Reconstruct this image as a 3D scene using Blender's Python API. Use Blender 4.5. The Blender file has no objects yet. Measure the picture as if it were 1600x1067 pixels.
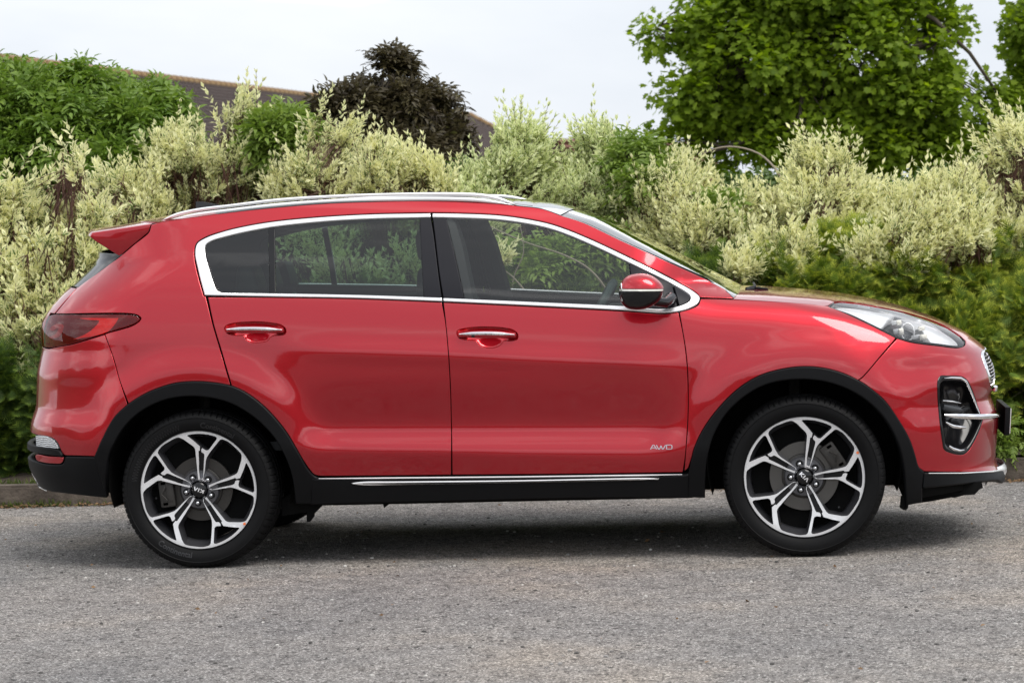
import bpy, bmesh, math, random
import numpy as np
from mathutils import Vector, Matrix
from mathutils.geometry import delaunay_2d_cdt

random.seed(7)
rng = np.random.default_rng(11)
S = bpy.context.scene
COL = S.collection

# ------------------------------------------------------------------ camera
YAW, PITCH, ROLL, FPX = math.radians(5.5), -0.0440144203, -0.0305068489, 4312.617
CAM = np.array([1.2349, -12.9, 1.5])
_F = np.array([-math.sin(YAW)*math.cos(PITCH), math.cos(YAW)*math.cos(PITCH), math.sin(PITCH)])
_R = np.cross(_F, [0, 0, 1]); _R /= np.linalg.norm(_R)
_U = np.cross(_R, _F)
_c, _s = math.cos(ROLL), math.sin(ROLL)
_R, _U = _c*_R + _s*_U, -_s*_R + _c*_U
cd = bpy.data.cameras.new('camera'); co = bpy.data.objects.new('camera', cd); COL.objects.link(co)
M = Matrix.Identity(4)
for i in range(3):
    M[i][0], M[i][1], M[i][2], M[i][3] = _R[i], _U[i], -_F[i], CAM[i]
co.matrix_world = M
cd.sensor_width = 36.0; cd.lens = 36.0*FPX/1600.0
cd.clip_start = 0.1; cd.clip_end = 3000
cd.dof.use_dof = True; cd.dof.focus_distance = 12.1; cd.dof.aperture_fstop = 7.1
S.camera = co

def ray(px, py): return _F + _R*(px-800)/FPX - _U*(py-533.5)/FPX
def at_y(px, py, y):
    d = ray(px, py); return CAM + d*((y-CAM[1])/d[1])
def at_z(px, py, z=0.0):
    d = ray(px, py); return CAM + d*((z-CAM[2])/d[2])
def project(Pt):
    d = np.asarray(Pt) - CAM; w = d@_F
    return np.stack([800+FPX*(d@_R)/w, 533.5-FPX*(d@_U)/w], -1)

# ------------------------------------------------------------------ world, sun, exposure
SUN_EL, SUN_AZ = math.radians(58), math.radians(-38)     # azimuth of the sun measured from +x towards +y
world = bpy.data.worlds.new('World'); S.world = world; world.use_nodes = True
nt = world.node_tree; nt.nodes.clear()
def wn(t, **k):
    n = nt.nodes.new(t)
    for a, b in k.items(): setattr(n, a, b)
    return n
wo = wn('ShaderNodeOutputWorld')
sky = wn('ShaderNodeTexSky', sky_type='NISHITA', sun_disc=False)
sky.sun_elevation = SUN_EL; sky.sun_rotation = math.radians(90)-SUN_AZ
sky.air_density = 1.0; sky.dust_density = 1.5; sky.ozone_density = 1.0
bg1 = wn('ShaderNodeBackground'); bg1.inputs[1].default_value = 0.12
nt.links.new(sky.outputs[0], bg1.inputs[0])
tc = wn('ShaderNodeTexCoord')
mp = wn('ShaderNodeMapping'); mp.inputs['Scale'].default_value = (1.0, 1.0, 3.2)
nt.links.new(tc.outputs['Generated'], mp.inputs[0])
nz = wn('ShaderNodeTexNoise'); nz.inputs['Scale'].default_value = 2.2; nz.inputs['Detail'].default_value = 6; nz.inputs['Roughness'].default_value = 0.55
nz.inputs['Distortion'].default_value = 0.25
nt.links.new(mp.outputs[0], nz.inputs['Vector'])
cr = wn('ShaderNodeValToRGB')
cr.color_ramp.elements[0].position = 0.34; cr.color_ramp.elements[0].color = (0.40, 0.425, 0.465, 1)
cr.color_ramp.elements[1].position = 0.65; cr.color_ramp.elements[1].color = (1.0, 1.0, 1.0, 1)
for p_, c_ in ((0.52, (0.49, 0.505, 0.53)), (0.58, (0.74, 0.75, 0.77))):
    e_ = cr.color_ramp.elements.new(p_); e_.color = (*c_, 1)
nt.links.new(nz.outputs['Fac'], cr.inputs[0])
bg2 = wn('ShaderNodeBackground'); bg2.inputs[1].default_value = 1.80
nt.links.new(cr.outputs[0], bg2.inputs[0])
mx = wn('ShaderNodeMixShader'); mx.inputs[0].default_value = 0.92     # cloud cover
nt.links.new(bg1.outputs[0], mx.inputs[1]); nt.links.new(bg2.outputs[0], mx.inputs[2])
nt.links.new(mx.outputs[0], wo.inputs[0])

sd = bpy.data.lights.new('sun', 'SUN'); sd.energy = 2.3; sd.angle = math.radians(33); sd.color = (1.0, 0.96, 0.9)
so = bpy.data.objects.new('sun', sd); COL.objects.link(so)
sv = Vector((math.cos(SUN_EL)*math.cos(SUN_AZ), math.cos(SUN_EL)*math.sin(SUN_AZ), math.sin(SUN_EL)))
so.rotation_euler = sv.to_track_quat('Z', 'Y').to_euler()
S.view_settings.view_transform = 'Standard'; S.view_settings.look = 'None'
S.view_settings.exposure = 0.20; S.view_settings.gamma = 1.0
S.view_settings.use_curve_mapping = False
S.render.engine = 'CYCLES'
S.cycles.max_bounces = 8; S.cycles.transparent_max_bounces = 24

# ------------------------------------------------------------------ materials
MATS = {}
def mat(name, col=(0.5, 0.5, 0.5), rough=0.5, metal=0.0, coat=0.0, spec=0.5, bump=None, emit=None):
    if name in MATS: return MATS[name]
    m = bpy.data.materials.new(name); m.use_nodes = True
    b = m.node_tree.nodes['Principled BSDF']
    b.inputs['Base Color'].default_value = (*col, 1); b.inputs['Roughness'].default_value = rough
    b.inputs['Metallic'].default_value = metal; b.inputs['Specular IOR Level'].default_value = spec
    b.inputs['Coat Weight'].default_value = coat; b.inputs['Coat Roughness'].default_value = 0.02
    if emit: b.inputs['Emission Color'].default_value = (*emit[0], 1); b.inputs['Emission Strength'].default_value = emit[1]
    if bump:      # (scale, strength, distance)
        N = m.node_tree.nodes; L = m.node_tree.links
        t = N.new('ShaderNodeTexCoord'); n = N.new('ShaderNodeTexNoise'); n.inputs['Scale'].default_value = bump[0]; n.inputs['Detail'].default_value = 4
        L.new(t.outputs['Object'], n.inputs['Vector'])
        bp = N.new('ShaderNodeBump'); bp.inputs['Strength'].default_value = bump[1]; bp.inputs['Distance'].default_value = bump[2]
        L.new(n.outputs['Fac'], bp.inputs['Height']); L.new(bp.outputs[0], b.inputs['Normal'])
    MATS[name] = m
    return m
def glass_mat(name, tint, rough=0.0, ior=1.5, kk=1.4):
    """thin pane: tinted see-through plus a clear reflection"""
    if name in MATS: return MATS[name]
    m = bpy.data.materials.new(name); m.use_nodes = True; N = m.node_tree.nodes; L = m.node_tree.links; N.clear()
    o = N.new('ShaderNodeOutputMaterial'); t = N.new('ShaderNodeBsdfTransparent'); t.inputs[0].default_value = (*tint, 1)
    g = N.new('ShaderNodeBsdfGlossy'); g.inputs['Roughness'].default_value = rough; g.inputs[0].default_value = (1, 1, 1, 1)
    fr = N.new('ShaderNodeFresnel'); fr.inputs[0].default_value = ior
    k = N.new('ShaderNodeMath'); k.operation = 'MULTIPLY'; k.inputs[1].default_value = kk; k.use_clamp = True
    L.new(fr.outputs[0], k.inputs[0])
    x = N.new('ShaderNodeMixShader'); L.new(k.outputs[0], x.inputs[0]); L.new(t.outputs[0], x.inputs[1]); L.new(g.outputs[0], x.inputs[2])
    L.new(x.outputs[0], o.inputs[0]); MATS[name] = m
    return m

def paint():
    m = mat('red_paint', (0.45, 0.0035, 0.014), 0.31, 0.82, 1.0)
    N = m.node_tree.nodes; L = m.node_tree.links; b = N['Principled BSDF']
    b.inputs['Coat IOR'].default_value = 1.58; b.inputs['Coat Roughness'].default_value = 0.055
    # faint metallic flake and orange peel
    t = N.new('ShaderNodeTexCoord')
    v = N.new('ShaderNodeTexNoise'); v.inputs['Scale'].default_value = 900; v.inputs['Detail'].default_value = 1
    L.new(t.outputs['Object'], v.inputs['Vector'])
    r = N.new('ShaderNodeMapRange'); r.inputs[3].default_value = 0.26; r.inputs[4].default_value = 0.42
    L.new(v.outputs['Fac'], r.inputs[0]); L.new(r.outputs[0], b.inputs['Roughness'])
    w = N.new('ShaderNodeTexNoise'); w.inputs['Scale'].default_value = 7; w.inputs['Detail'].default_value = 2
    L.new(t.outputs['Object'], w.inputs['Vector'])
    bp = N.new('ShaderNodeBump'); bp.inputs['Strength'].default_value = 0.02; bp.inputs['Distance'].default_value = 0.01
    L.new(w.outputs['Fac'], bp.inputs['Height']); L.new(bp.outputs[0], b.inputs['Coat Normal'])
    return m
RED = paint()
BLACKPL = mat('black_textured_plastic', (0.0045, 0.0047, 0.0055), 0.5, spec=0.16, bump=(600, 0.15, 0.002))
GLOSSBLK = mat('gloss_black', (0.008, 0.008, 0.009), 0.14, spec=0.4)
PILLAR = mat('pillar_film', (0.014, 0.014, 0.018), 0.4, spec=0.2)
CHROME = mat('satin_chrome', (0.93, 0.93, 0.94), 0.24, 0.7)
BRIGHT = mat('bright_chrome', (0.9, 0.9, 0.92), 0.05, 1.0)
RAILM = mat('aluminium_rail', (0.92, 0.92, 0.93), 0.32, 0.55)
VOID = mat('inner_black', (0.006, 0.006, 0.006), 0.9, spec=0.1)
UNDER = mat('underbody_black', (0.006, 0.006, 0.006), 0.8, spec=0.1)
GLASS_F = glass_mat('clear_green_glass', (0.84, 0.88, 0.85))
GLASS_R = glass_mat('privacy_glass', (0.36, 0.48, 0.43))
GLASS_W = glass_mat('windscreen_glass', (0.60, 0.70, 0.66), kk=1.7)
SEATM = mat('grey_leather', (0.035, 0.038, 0.042), 0.5)
TRIMM = mat('cabin_trim', (0.03, 0.033, 0.036), 0.6)

# ------------------------------------------------------------------ object helpers
def tag(o, label=None, cat=None, group=None, kind=None):
    if label: o['label'] = label
    if cat: o['category'] = cat
    if group: o['group'] = group
    if kind: o['kind'] = kind
    return o
def empty(name, loc=(0, 0, 0), parent=None):
    o = bpy.data.objects.new(name, None); COL.objects.link(o); o.location = loc; o.empty_display_size = 0.2
    if parent: o.parent = parent
    return o
def link(name, me, m=None, parent=None):
    o = bpy.data.objects.new(name, me); COL.objects.link(o)
    if m is not None and not me.materials: me.materials.append(m)
    if parent is not None: o.parent = parent
    return o
def mesh(name, verts, faces, smooth=True, normals=None):
    me = bpy.data.meshes.new(name); me.from_pydata([tuple(map(float, v)) for v in verts], [], [tuple(int(i) for i in f) for f in faces])
    me.update()
    if smooth: me.polygons.foreach_set('use_smooth', [True]*len(me.polygons))
    if normals is not None: me.normals_split_custom_set_from_vertices([tuple(map(float, n)) for n in normals])
    return me
def auto_smooth(me, ang=35):
    me.set_sharp_from_angle(angle=math.radians(ang))
def copy_tree(o, parent=None):
    c = o.copy(); COL.objects.link(c)
    if parent is not None: c.parent = parent
    for ch in list(o.children): copy_tree(ch, c)
    return c
def mirror(o):
    c = copy_tree(o); c.scale[1] *= -1; c.location[1] *= -1
    return c
class MB:
    """collects simple solids into one mesh"""
    def __init__(s): s.v = []; s.f = []
    def add(s, v, f):
        n = len(s.v); s.v += [tuple(map(float, a)) for a in v]; s.f += [tuple(i+n for i in q) for q in f]; return s
    def box(s, c, h, R=None, bevel=0.0):
        bm = bmesh.new(); bmesh.ops.create_cube(bm, size=2)
        for v in bm.verts: v.co = Vector((v.co.x*h[0], v.co.y*h[1], v.co.z*h[2]))
        if bevel > 0: bmesh.ops.bevel(bm, geom=list(bm.edges), offset=bevel, segments=2, affect='EDGES', profile=0.6)
        if R is not None: bmesh.ops.transform(bm, matrix=R.to_4x4(), verts=bm.verts)
        bmesh.ops.translate(bm, vec=Vector(c), verts=bm.verts)
        bm.verts.index_update(); s.add([v.co for v in bm.verts], [[v.index for v in f.verts] for f in bm.faces]); bm.free(); return s
    def tube(s, pts, r, n=8, cap=True):
        pts = [Vector(p) for p in pts]; rr = r if hasattr(r, '__len__') else [r]*len(pts)
        base = len(s.v); prev = None
        for i, p in enumerate(pts):
            t = (pts[min(i+1, len(pts)-1)]-pts[max(i-1, 0)]).normalized()
            a = t.orthogonal().normalized() if prev is None else (prev - t*prev.dot(t)).normalized()
            prev = a; b = t.cross(a)
            for k in range(n):
                w = 2*math.pi*k/n; s.v.append(tuple(p + a*math.cos(w)*rr[i] + b*math.sin(w)*rr[i]))
        for i in range(len(pts)-1):
            for k in range(n):
                a0 = base+i*n+k; a1 = base+i*n+(k+1) % n
                s.f.append((a0, a1, a1+n, a0+n))
        if cap:
            s.f.append(tuple(base+k for k in range(n))[::-1]); s.f.append(tuple(base+(len(pts)-1)*n+k for k in range(n)))
        return s
    def build(s, name, m, parent=None, smooth=True, ang=40):
        me = mesh(name, s.v, s.f, smooth)
        if smooth: auto_smooth(me, ang)
        return link(name, me, m, parent)
def lathe_y(prof, n, cx=0, cz=0, close=False):
    """revolve (radius, y) about the y axis"""
    v = []; f = []; m = len(prof)
    for k in range(n):
        a = 2*math.pi*k/n
        for r, y in prof: v.append((cx+r*math.cos(a), y, cz+r*math.sin(a)))
    for k in range(n):
        for i in range(m-1):
            a = k*m+i; b = ((k+1) % n)*m+i
            f.append((a, a+1, b+1, b))
    return v, f
def spline(pts, step=5.0, closed=True):
    """Catmull-Rom through (x, y[, corner]) points; a truthy third value keeps the point sharp"""
    n = len(pts); P2 = [np.array(p[:2], float) for p in pts]; cn = [len(p) > 2 and p[2] for p in pts]; out = []
    rngk = range(n) if closed else range(n-1)
    for i in rngk:
        p1, p2 = P2[i], P2[(i+1) % n]
        p0 = P2[(i-1) % n] if (closed or i > 0) else p1
        p3 = P2[(i+2) % n] if (closed or i < n-2) else p2
        if cn[i]: p0 = p1 - (p2-p1)
        if cn[(i+1) % n]: p3 = p2 + (p2-p1)
        L = np.linalg.norm(p2-p1); k = max(1, int(math.ceil(L/step)))
        d1 = max(np.linalg.norm(p1-p0), 1e-6)**.5; d2 = max(L, 1e-6)**.5; d3 = max(np.linalg.norm(p3-p2), 1e-6)**.5
        m1 = ((p1-p0)/d1 - (p2-p0)/(d1+d2) + (p2-p1)/d2)*d2
        m2 = ((p2-p1)/d2 - (p3-p1)/(d2+d3) + (p3-p2)/d3)*d2
        for j in range(k):
            t = j/k
            out.append((2*t**3-3*t*t+1)*p1 + (t**3-2*t*t+t)*m1 + (-2*t**3+3*t*t)*p2 + (t**3-t*t)*m2)
    if not closed: out.append(P2[-1])
    return np.array(out)
# ------------------------------------------------------------------ car body surface
# near side of the body as P(u, z): u runs along the flank, then round the nose / tail corner to the centre line
UF, LF, UR, LR = 1.50, 1.05, -1.68, 0.95
U_FRONT, U_REAR = UF+LF, UR-LR
def tab(x, y): 
    x = np.array(x, float); y = np.array(y, float)
    def f(q): return np.interp(q, x, y)
    return f
def smooth(a, b, x): t = np.clip((x-a)/(b-a), 0, 1); return t*t*(3-2*t)
belt = tab([-2.3, -1.28, -.97, -.22, .21, .74, .90], [1.235, 1.206, 1.194, 1.153, 1.12, 1.085, 1.08])
hoodT = tab([.6, .9, 1.05, 1.23, 1.455, 1.56, 1.68, 1.8, 1.95, 2.1, 2.3], [1.155, 1.138, 1.125, 1.109, 1.083, 1.066, 1.035, .995, .95, .91, .87])
profR = tab([-1.1, -.95, -.88, -.83, -.76, -.66, -.45, -.30, -.20, -.12, -.05, 0, .05, .10, .20, .30, .40, .45, .50, .56],
            [.82, .840, .860, .873, .888, .909, .914, .913, .907, .897, .884, .872, .857, .836, .788, .735, .674, .636, .590, .50])
profF = tab([-1.1, -.95, -.88, -.83, -.76, -.66, -.45, -.32, -.22, -.15, -.09, -.045, 0, .03, .06],
            [.82, .840, .860, .873, .888, .909, .914, .911, .903, .892, .873, .847, .80, .74, .66])
GX = np.arange(-2.5, 2.55, .005); GZ = np.arange(.10, 1.76, .005)
X, Z = np.meshgrid(GX, GZ, indexing='ij')
wr = profR(Z-belt(X)); wf = profF(Z-hoodT(X))
kf = smooth(.62, 1.0, X)
W = wr*(1-kf) + wf*kf
# wheel arch flares
for xc, s_ in ((-1.335, 1), (1.335, 1)):
    r = np.hypot(X-xc, Z-.36)
    W = W + .020*(1-smooth(.50, .64, r))*smooth(.2, .5, Z)
# door scallop: the flank dips in above a ledge that kicks out again
win = smooth(-.98, -.66, X)*(1-smooth(.62, .95, X))
ledge = .60 - .02*X
d = Z-ledge
W = W - win*.030*np.where(d > 0, 1-smooth(.0, .24, d), 1-smooth(0, .13, -d))
# shoulder crease highlight line through the door handles, running into the arches
cz = belt(X)-.235
W = W + .010*win*np.exp(-((Z-cz)/.042)**2)
# rear quarter pinch behind the arch, bumper pocket
W = W - .010*np.exp(-((X+1.95)/.14)**2 - ((Z-.80)/.10)**2)
# front corner: crease above the fog lamp
W = W - .014*np.exp(-((X-1.95)/.20)**2 - ((Z-.80)/.055)**2)
def gblur(a, sg, ax):
    k = np.arange(-int(3*sg), int(3*sg)+1); g = np.exp(-k*k/(2*sg*sg)); g /= g.sum()
    pad = [(0, 0), (0, 0)]; pad[ax] = (len(k)//2, len(k)//2)
    b = np.pad(a, pad, mode='edge')
    return np.apply_along_axis(lambda q: np.convolve(q, g, 'valid'), ax, b)
W = gblur(gblur(W, 5.0, 0), 2.6, 1)
def Wf(x, z):
    i = np.clip((np.asarray(x)-GX[0])/.005, 0, len(GX)-1.001); j = np.clip((np.asarray(z)-GZ[0])/.005, 0, len(GZ)-1.001)
    a = i.astype(int); b = j.astype(int); s, t = i-a, j-b
    return W[a, b]*(1-s)*(1-t)+W[a+1, b]*s*(1-t)+W[a, b+1]*(1-s)*t+W[a+1, b+1]*s*t
zt = np.arange(.1, 1.76, .005)
def smt(x, y, sg=4.0):
    v = np.interp(zt, x, y); v = gblur(v[:, None], sg, 0)[:, 0]
    return lambda q: np.interp(q, zt, v)
xeF = smt([.10, .20, .238, .283, .31, .357, .455, .535, .588, .64, .677, .72, .774, .846, .87, .928, .985, 1.039, 1.078, 1.107, 1.129, 1.16],
          [2.10, 2.20, 2.247, 2.245, 2.225, 2.215, 2.226, 2.233, 2.217, 2.195, 2.219, 2.228, 2.221, 2.185, 2.165, 2.088, 1.972, 1.824, 1.678, 1.529, 1.38, 1.2], 2.5)
xsF = smt([.1, .87, .93, .98, 1.04, 1.09, 1.13], [1.50, 1.50, 1.49, 1.45, 1.38, 1.30, 1.1])
qF = smt([.1, .80, .93, .98, 1.04, 1.09], [.72, .72, .60, .50, .40, .30])
_xr = None
def P(u, z, xr=None):
    u = np.asarray(u, float); z = np.asarray(z, float)
    xe_r = (xeR(z) if xr is None else xr); xs_r = xe_r+.56
    th = np.clip((u-UF)/LF, 0, 1)*math.pi/2; tr = np.clip((UR-u)/LR, 0, 1)*math.pi/2
    x = u + (xsF(z)-UF)*smooth(.95, UF, u) + (xs_r-UR)*(1-smooth(UR, -.45, u))
    xf = xsF(z)+(xeF(z)-xsF(z))*np.sin(th); xb = xs_r-(xs_r-xe_r)*np.sin(tr)
    x = np.where(u > UF, xf, np.where(u < UR, xb, x))
    c = np.maximum(np.cos(th), 1e-4)**np.where(th > 0, qF(z), 1)*np.maximum(np.cos(tr), 1e-4)**np.where(tr > 0, .70, 1)
    return np.stack([x, -Wf(x, z)*c, z], -1)
# tail outline: solve the centre-line x so that the silhouette falls where the photograph has it
_sil = [(60, 790, .27), (65, 764, .338), (48, 737, .418), (45, 722, .463), (47, 700, .527), (47, 678, .591), (48, 664, .638), (56, 642, .702), (57.5, 585, .862),
        (66, 550, .973), (64, 527, 1.031), (65, 505, 1.095), (76, 486, 1.153), (95, 463, 1.215), (131, 429, 1.311), (152, 408, 1.37)]
_zs, _xs = [], []
_uu = np.linspace(U_REAR, UR, 90)
for px, py, z0 in _sil:
    lo, hi = -2.5, -1.4
    for _ in range(30):
        mid = (lo+hi)/2; pr = project(P(_uu, np.full(90, z0), mid))
        if pr[:, 0].min() > px: hi = mid
        else: lo = mid
    _zs.append(z0); _xs.append(mid)
xeR = smt(_zs, _xs, 2.5)
def Nrm(u, z):
    e = .009
    a = P(u+e, z)-P(u-e, z); b = P(u, z+e)-P(u, z-e)
    n = np.cross(a, b)
    n /= np.maximum(np.linalg.norm(n, axis=-1, keepdims=True), 1e-9)
    return n
# pixel -> (u, z)
_gu = np.linspace(U_REAR, U_FRONT, 620); _gz = np.linspace(.15, 1.66, 380)
_A, _B = np.meshgrid(_gu, _gz, indexing='ij')
_PP = P(_A, _B); _NN = Nrm(_A, _B); _pp = project(_PP)
_vis = ((_PP-CAM)*_NN).sum(-1) < 0
_au, _az, _ap = _A[_vis], _B[_vis], _pp[_vis]
def inv(px, py):
    d = np.hypot(_ap[:, 0]-px, _ap[:, 1]-py); k = d.argmin(); u, z = _au[k], _az[k]; best = (d[k], u, z)
    for _ in range(8):
        p0 = project(P(u, z)); r = np.array([px, py])-p0
        J = np.stack([(project(P(u+1e-3, z))-p0)/1e-3, (project(P(u, z+1e-3))-p0)/1e-3], -1)
        try: dd = np.linalg.solve(J+np.eye(2)*1e-6, r)
        except Exception: break
        dd = np.clip(dd, -.01, .01); u = min(max(u+dd[0], U_REAR), U_FRONT); z = min(max(z+dd[1], .14), 1.70)
        e = np.hypot(*(np.array([px, py])-project(P(u, z))))
        if e < best[0]: best = (e, u, z)
    return best[1], best[2]
def dom(pts, step=4.0, closed=True):
    """pixel outline -> (u,z) outline; points ('d', u, z) are already in the domain and are joined straight"""
    runs = []; cur = []
    isd = [p[0] == 'd' for p in pts]
    if not any(isd):
        return np.array([inv(*q) for q in spline(pts, step, closed)])
    # rotate so that the list starts with a domain point
    k = isd.index(True); pts = pts[k:]+pts[:k]; isd = isd[k:]+isd[:k]; out = []
    i = 0
    while i < len(pts):
        if isd[i]: out.append((pts[i][1], pts[i][2])); i += 1
        else:
            j = i
            while j < len(pts) and not isd[j]: j += 1
            seg = spline(pts[i:j], step, False) if j-i > 1 else [pts[i][:2]]
            out += [inv(*q) for q in seg]; i = j
    # subdivide the straight domain edges
    res = []
    n = len(out)
    for i in range(n):
        a = np.array(out[i]); b = np.array(out[(i+1) % n]); L = np.linalg.norm(b-a); k = max(1, int(L/.03))
        for j in range(k): res.append(a+(b-a)*j/k)
    return np.array(res)
def clean(l, eps=.0012):
    o = [l[0]]
    for p in l[1:]:
        if np.linalg.norm(p-o[-1]) > eps: o.append(p)
    if np.linalg.norm(o[0]-o[-1]) < eps: o.pop()
    return np.array(o)
def area(l): x, y = l[:, 0], l[:, 1]; return .5*(x*np.roll(y, -1)-np.roll(x, -1)*y).sum()
def inset(l, d):
    """move a counter-clockwise loop inwards by d"""
    e = np.roll(l, -1, 0)-l; e /= np.maximum(np.linalg.norm(e, axis=1, keepdims=True), 1e-9)
    n = np.stack([-e[:, 1], e[:, 0]], 1); m = n+np.roll(n, 1, 0)
    q = (m*m).sum(1, keepdims=True)
    m = m/np.maximum(q, .7)*2
    return l+m*d
def inside(pts, loop):
    x, y = pts[:, 0], pts[:, 1]; c = np.zeros(len(pts), bool); n = len(loop)
    for i in range(n):
        x1, y1 = loop[i]; x2, y2 = loop[(i+1) % n]
        if y1 == y2: continue
        k = ((y1 > y) != (y2 > y)) & (x < (x2-x1)*(y-y1)/(y2-y1)+x1); c ^= k
    return c
def dist_to(pts, loop):
    d = np.full(len(pts), 1e9)
    for i in range(len(loop)):
        a = loop[i]; b = loop[(i+1) % len(loop)]; ab = b-a; t = np.clip(((pts-a)@ab)/max(ab@ab, 1e-12), 0, 1)
        d = np.minimum(d, np.linalg.norm(pts-(a+t[:, None]*ab), axis=1))
    return d
def tri(loops, sp, jitter=False):
    """triangulate loops[0] minus the others; returns 2-D verts, faces"""
    o = loops[0]; lo, hi = o.min(0), o.max(0)
    gx = np.arange(lo[0]+sp*.5, hi[0], sp); gy = np.arange(lo[1]+sp*.5, hi[1], sp)
    if len(gx) and len(gy):
        g = np.stack(np.meshgrid(gx, gy, indexing='ij'), -1); g[:, ::2, 0] += sp*.5; g = g.reshape(-1, 2)
        ok = inside(g, o)
        for h in loops[1:]: ok &= ~inside(g, h)
        g = g[ok]
        for h in loops:
            if len(g): g = g[dist_to(g, h) > sp*.45]
    else: g = np.zeros((0, 2))
    vs = []; es = []
    for l in loops:
        b = len(vs); vs += [Vector(p) for p in l]; es += [(b+i, b+(i+1) % len(l)) for i in range(len(l))]
    vs += [Vector(p) for p in g]
    r = delaunay_2d_cdt(vs, es, [], 0, 1e-7)
    V = np.array([tuple(v) for v in r[0]]); F = np.array([tuple(f) for f in r[2]])
    c = V[F].mean(1); ok = inside(c, o)
    for h in loops[1:]: ok &= ~inside(c, h)
    F = F[ok]
    a = V[F]; s = np.cross(a[:, 1]-a[:, 0], a[:, 2]-a[:, 0]); F[s < 0] = F[s < 0][:, ::-1]
    return V, F[np.abs(s) > 1e-12]
BACK = MB()
def panel(name, m, outline, parent, holes=(), off=0.0, gap=.0015, edge=.0025, depth=.014, sp=.03, rise=0.0, back=None, step=4.0):
    """body panel on P(u,z): main skin, rounded edge, flange"""
    def prep(o):
        l = dom(o, step) if not isinstance(o, np.ndarray) else o
        l = clean(l); return l if area(l) > 0 else l[::-1].copy()
    O = prep(outline); H = [prep(h) for h in holes]
    loops = [inset(O, gap+edge)]+[inset(h, -(gap+edge)) for h in H]
    mid = [inset(O, gap)]+[inset(h, -gap) for h in H]
    V, F = tri(loops, sp)
    nn = Nrm(V[:, 0], V[:, 1]); pos = P(V[:, 0], V[:, 1])+nn*off
    if rise:      # domed skin: sinks towards the rim
        dd = dist_to(V, O); pos -= nn*(rise*(1-smooth(0, .03, dd)))[:, None]
    verts = list(pos); nr = list(nn); faces = [tuple(f) for f in F]
    for A, B in zip(loops, mid):
        na = Nrm(A[:, 0], A[:, 1]); nb = Nrm(B[:, 0], B[:, 1])
        pa = P(A[:, 0], A[:, 1])+na*off; pb = P(B[:, 0], B[:, 1])+nb*(off-edge*.8)
        if rise: pa -= na*(rise*(1-smooth(0, .03, edge+gap))); pb -= nb*rise
        pc = P(B[:, 0], B[:, 1])+nb*(off-depth-rise)
        ow = pb-pa; ow -= (ow*na).sum(1)[:, None]*na; ow /= np.maximum(np.linalg.norm(ow, axis=1, keepdims=True), 1e-9)
        b = len(verts); n = len(A)
        verts += list(pa)+list(pb)+list(pc); nr += list(na)+list((na*.45+ow)/np.linalg.norm(na*.45+ow, axis=1, keepdims=True))+list(ow)
        fl = A is not loops[0]
        for i in range(n):
            j = (i+1) % n
            for q in (0, n):
                f = (b+q+i, b+q+n+i, b+q+n+j, b+q+j)
                faces.append(f[::-1] if fl else f)
    me = mesh(name, verts, faces, True, nr); me.materials.append(m)
    if m is RED:      # shade of the panel gaps put into the colour: flange black, not red
        me.materials.append(VOID); k0 = len(F)
        idx = np.zeros(len(faces), int); pos_ = k0
        for A in loops:
            for i in range(len(A)): idx[pos_+1] = 1; pos_ += 2
        me.polygons.foreach_set('material_index', idx)
    o = link(name, me, None, parent)
    if back is not None:
        l = inset(O, -back)[::2]; V, F = tri([l], .09)
        nn = Nrm(V[:, 0], V[:, 1]); BACK.add(P(V[:, 0], V[:, 1])-nn*(.017-off*0), [tuple(f) for f in F])
    return o
# ------------------------------------------------------------------ the car
car = empty('parked_car')
tag(car, 'glossy red five-door crossover car seen side-on, parked on grey tarmac', 'car')
C1 = 1
mir = []          # parts that get a twin on the far side

# shared edges, in photograph pixels
arch_r_out = [(148.2, 713, C1), (159.3, 687.5), (178.5, 652.4), (200.8, 631.2), (229.4, 613.8), (270.9, 599.2), (306, 596), (335, 598), (361.7, 602.8), (384, 613), (414.3, 636.5), (446, 673), (471.6, 716), (484.4, 741.6)]
arch_r_in = [(167.3, 776.7, C1), (168.5, 719), (178.5, 693), (197.6, 663), (223, 641), (255, 625.5), (287, 619.5), (318.7, 620), (360, 629.5), (398.3, 652.4), (427, 681), (446, 713), (457, 745), (462, 786, C1)]
arch_f_out = [(1075.8, 738, C1), (1081, 715), (1085, 700), (1097, 673.7), (1120.7, 640), (1154.5, 606.5), (1188, 586.5), (1228.7, 575.5), (1262.5, 572.8), (1296, 577), (1323, 585.6), (1350, 599.5), (1380.6, 624.4), (1404, 656.5), (1421, 686.9), (1429.8, 713), (1434.6, 729), (1442.6, 736.5, C1)]
arch_f_in = [(1101.6, 776.7, C1), (1102.4, 740), (1106, 711), (1116, 678), (1135, 646), (1163.7, 619), (1195.6, 601.4), (1233.8, 593.4), (1278.5, 594.4), (1316.7, 604.6), (1348.6, 622), (1374, 644.4), (1393, 671.5), (1406, 703), (1413, 740), (1415.5, 796, C1)]
ch_top_r = [(672.8, 333.8, C1), (583.8, 335.4), (505.6, 339.6), (427.5, 347), (380, 355), (349.4, 362.4), (321, 372.5), (308, 381.5), (305.2, 397), (310, 424), (319.7, 461.5, C1)]
ch_top_r_in = [(672.8, 340, C1), (583.8, 342), (505.6, 346.4), (427.5, 354.8), (380, 363.5), (349, 371), (331, 376.5), (321.5, 383), (321, 396), (328, 422), (335, 444), (339.5, 453.5), (347, 457.7, C1)]
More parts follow.
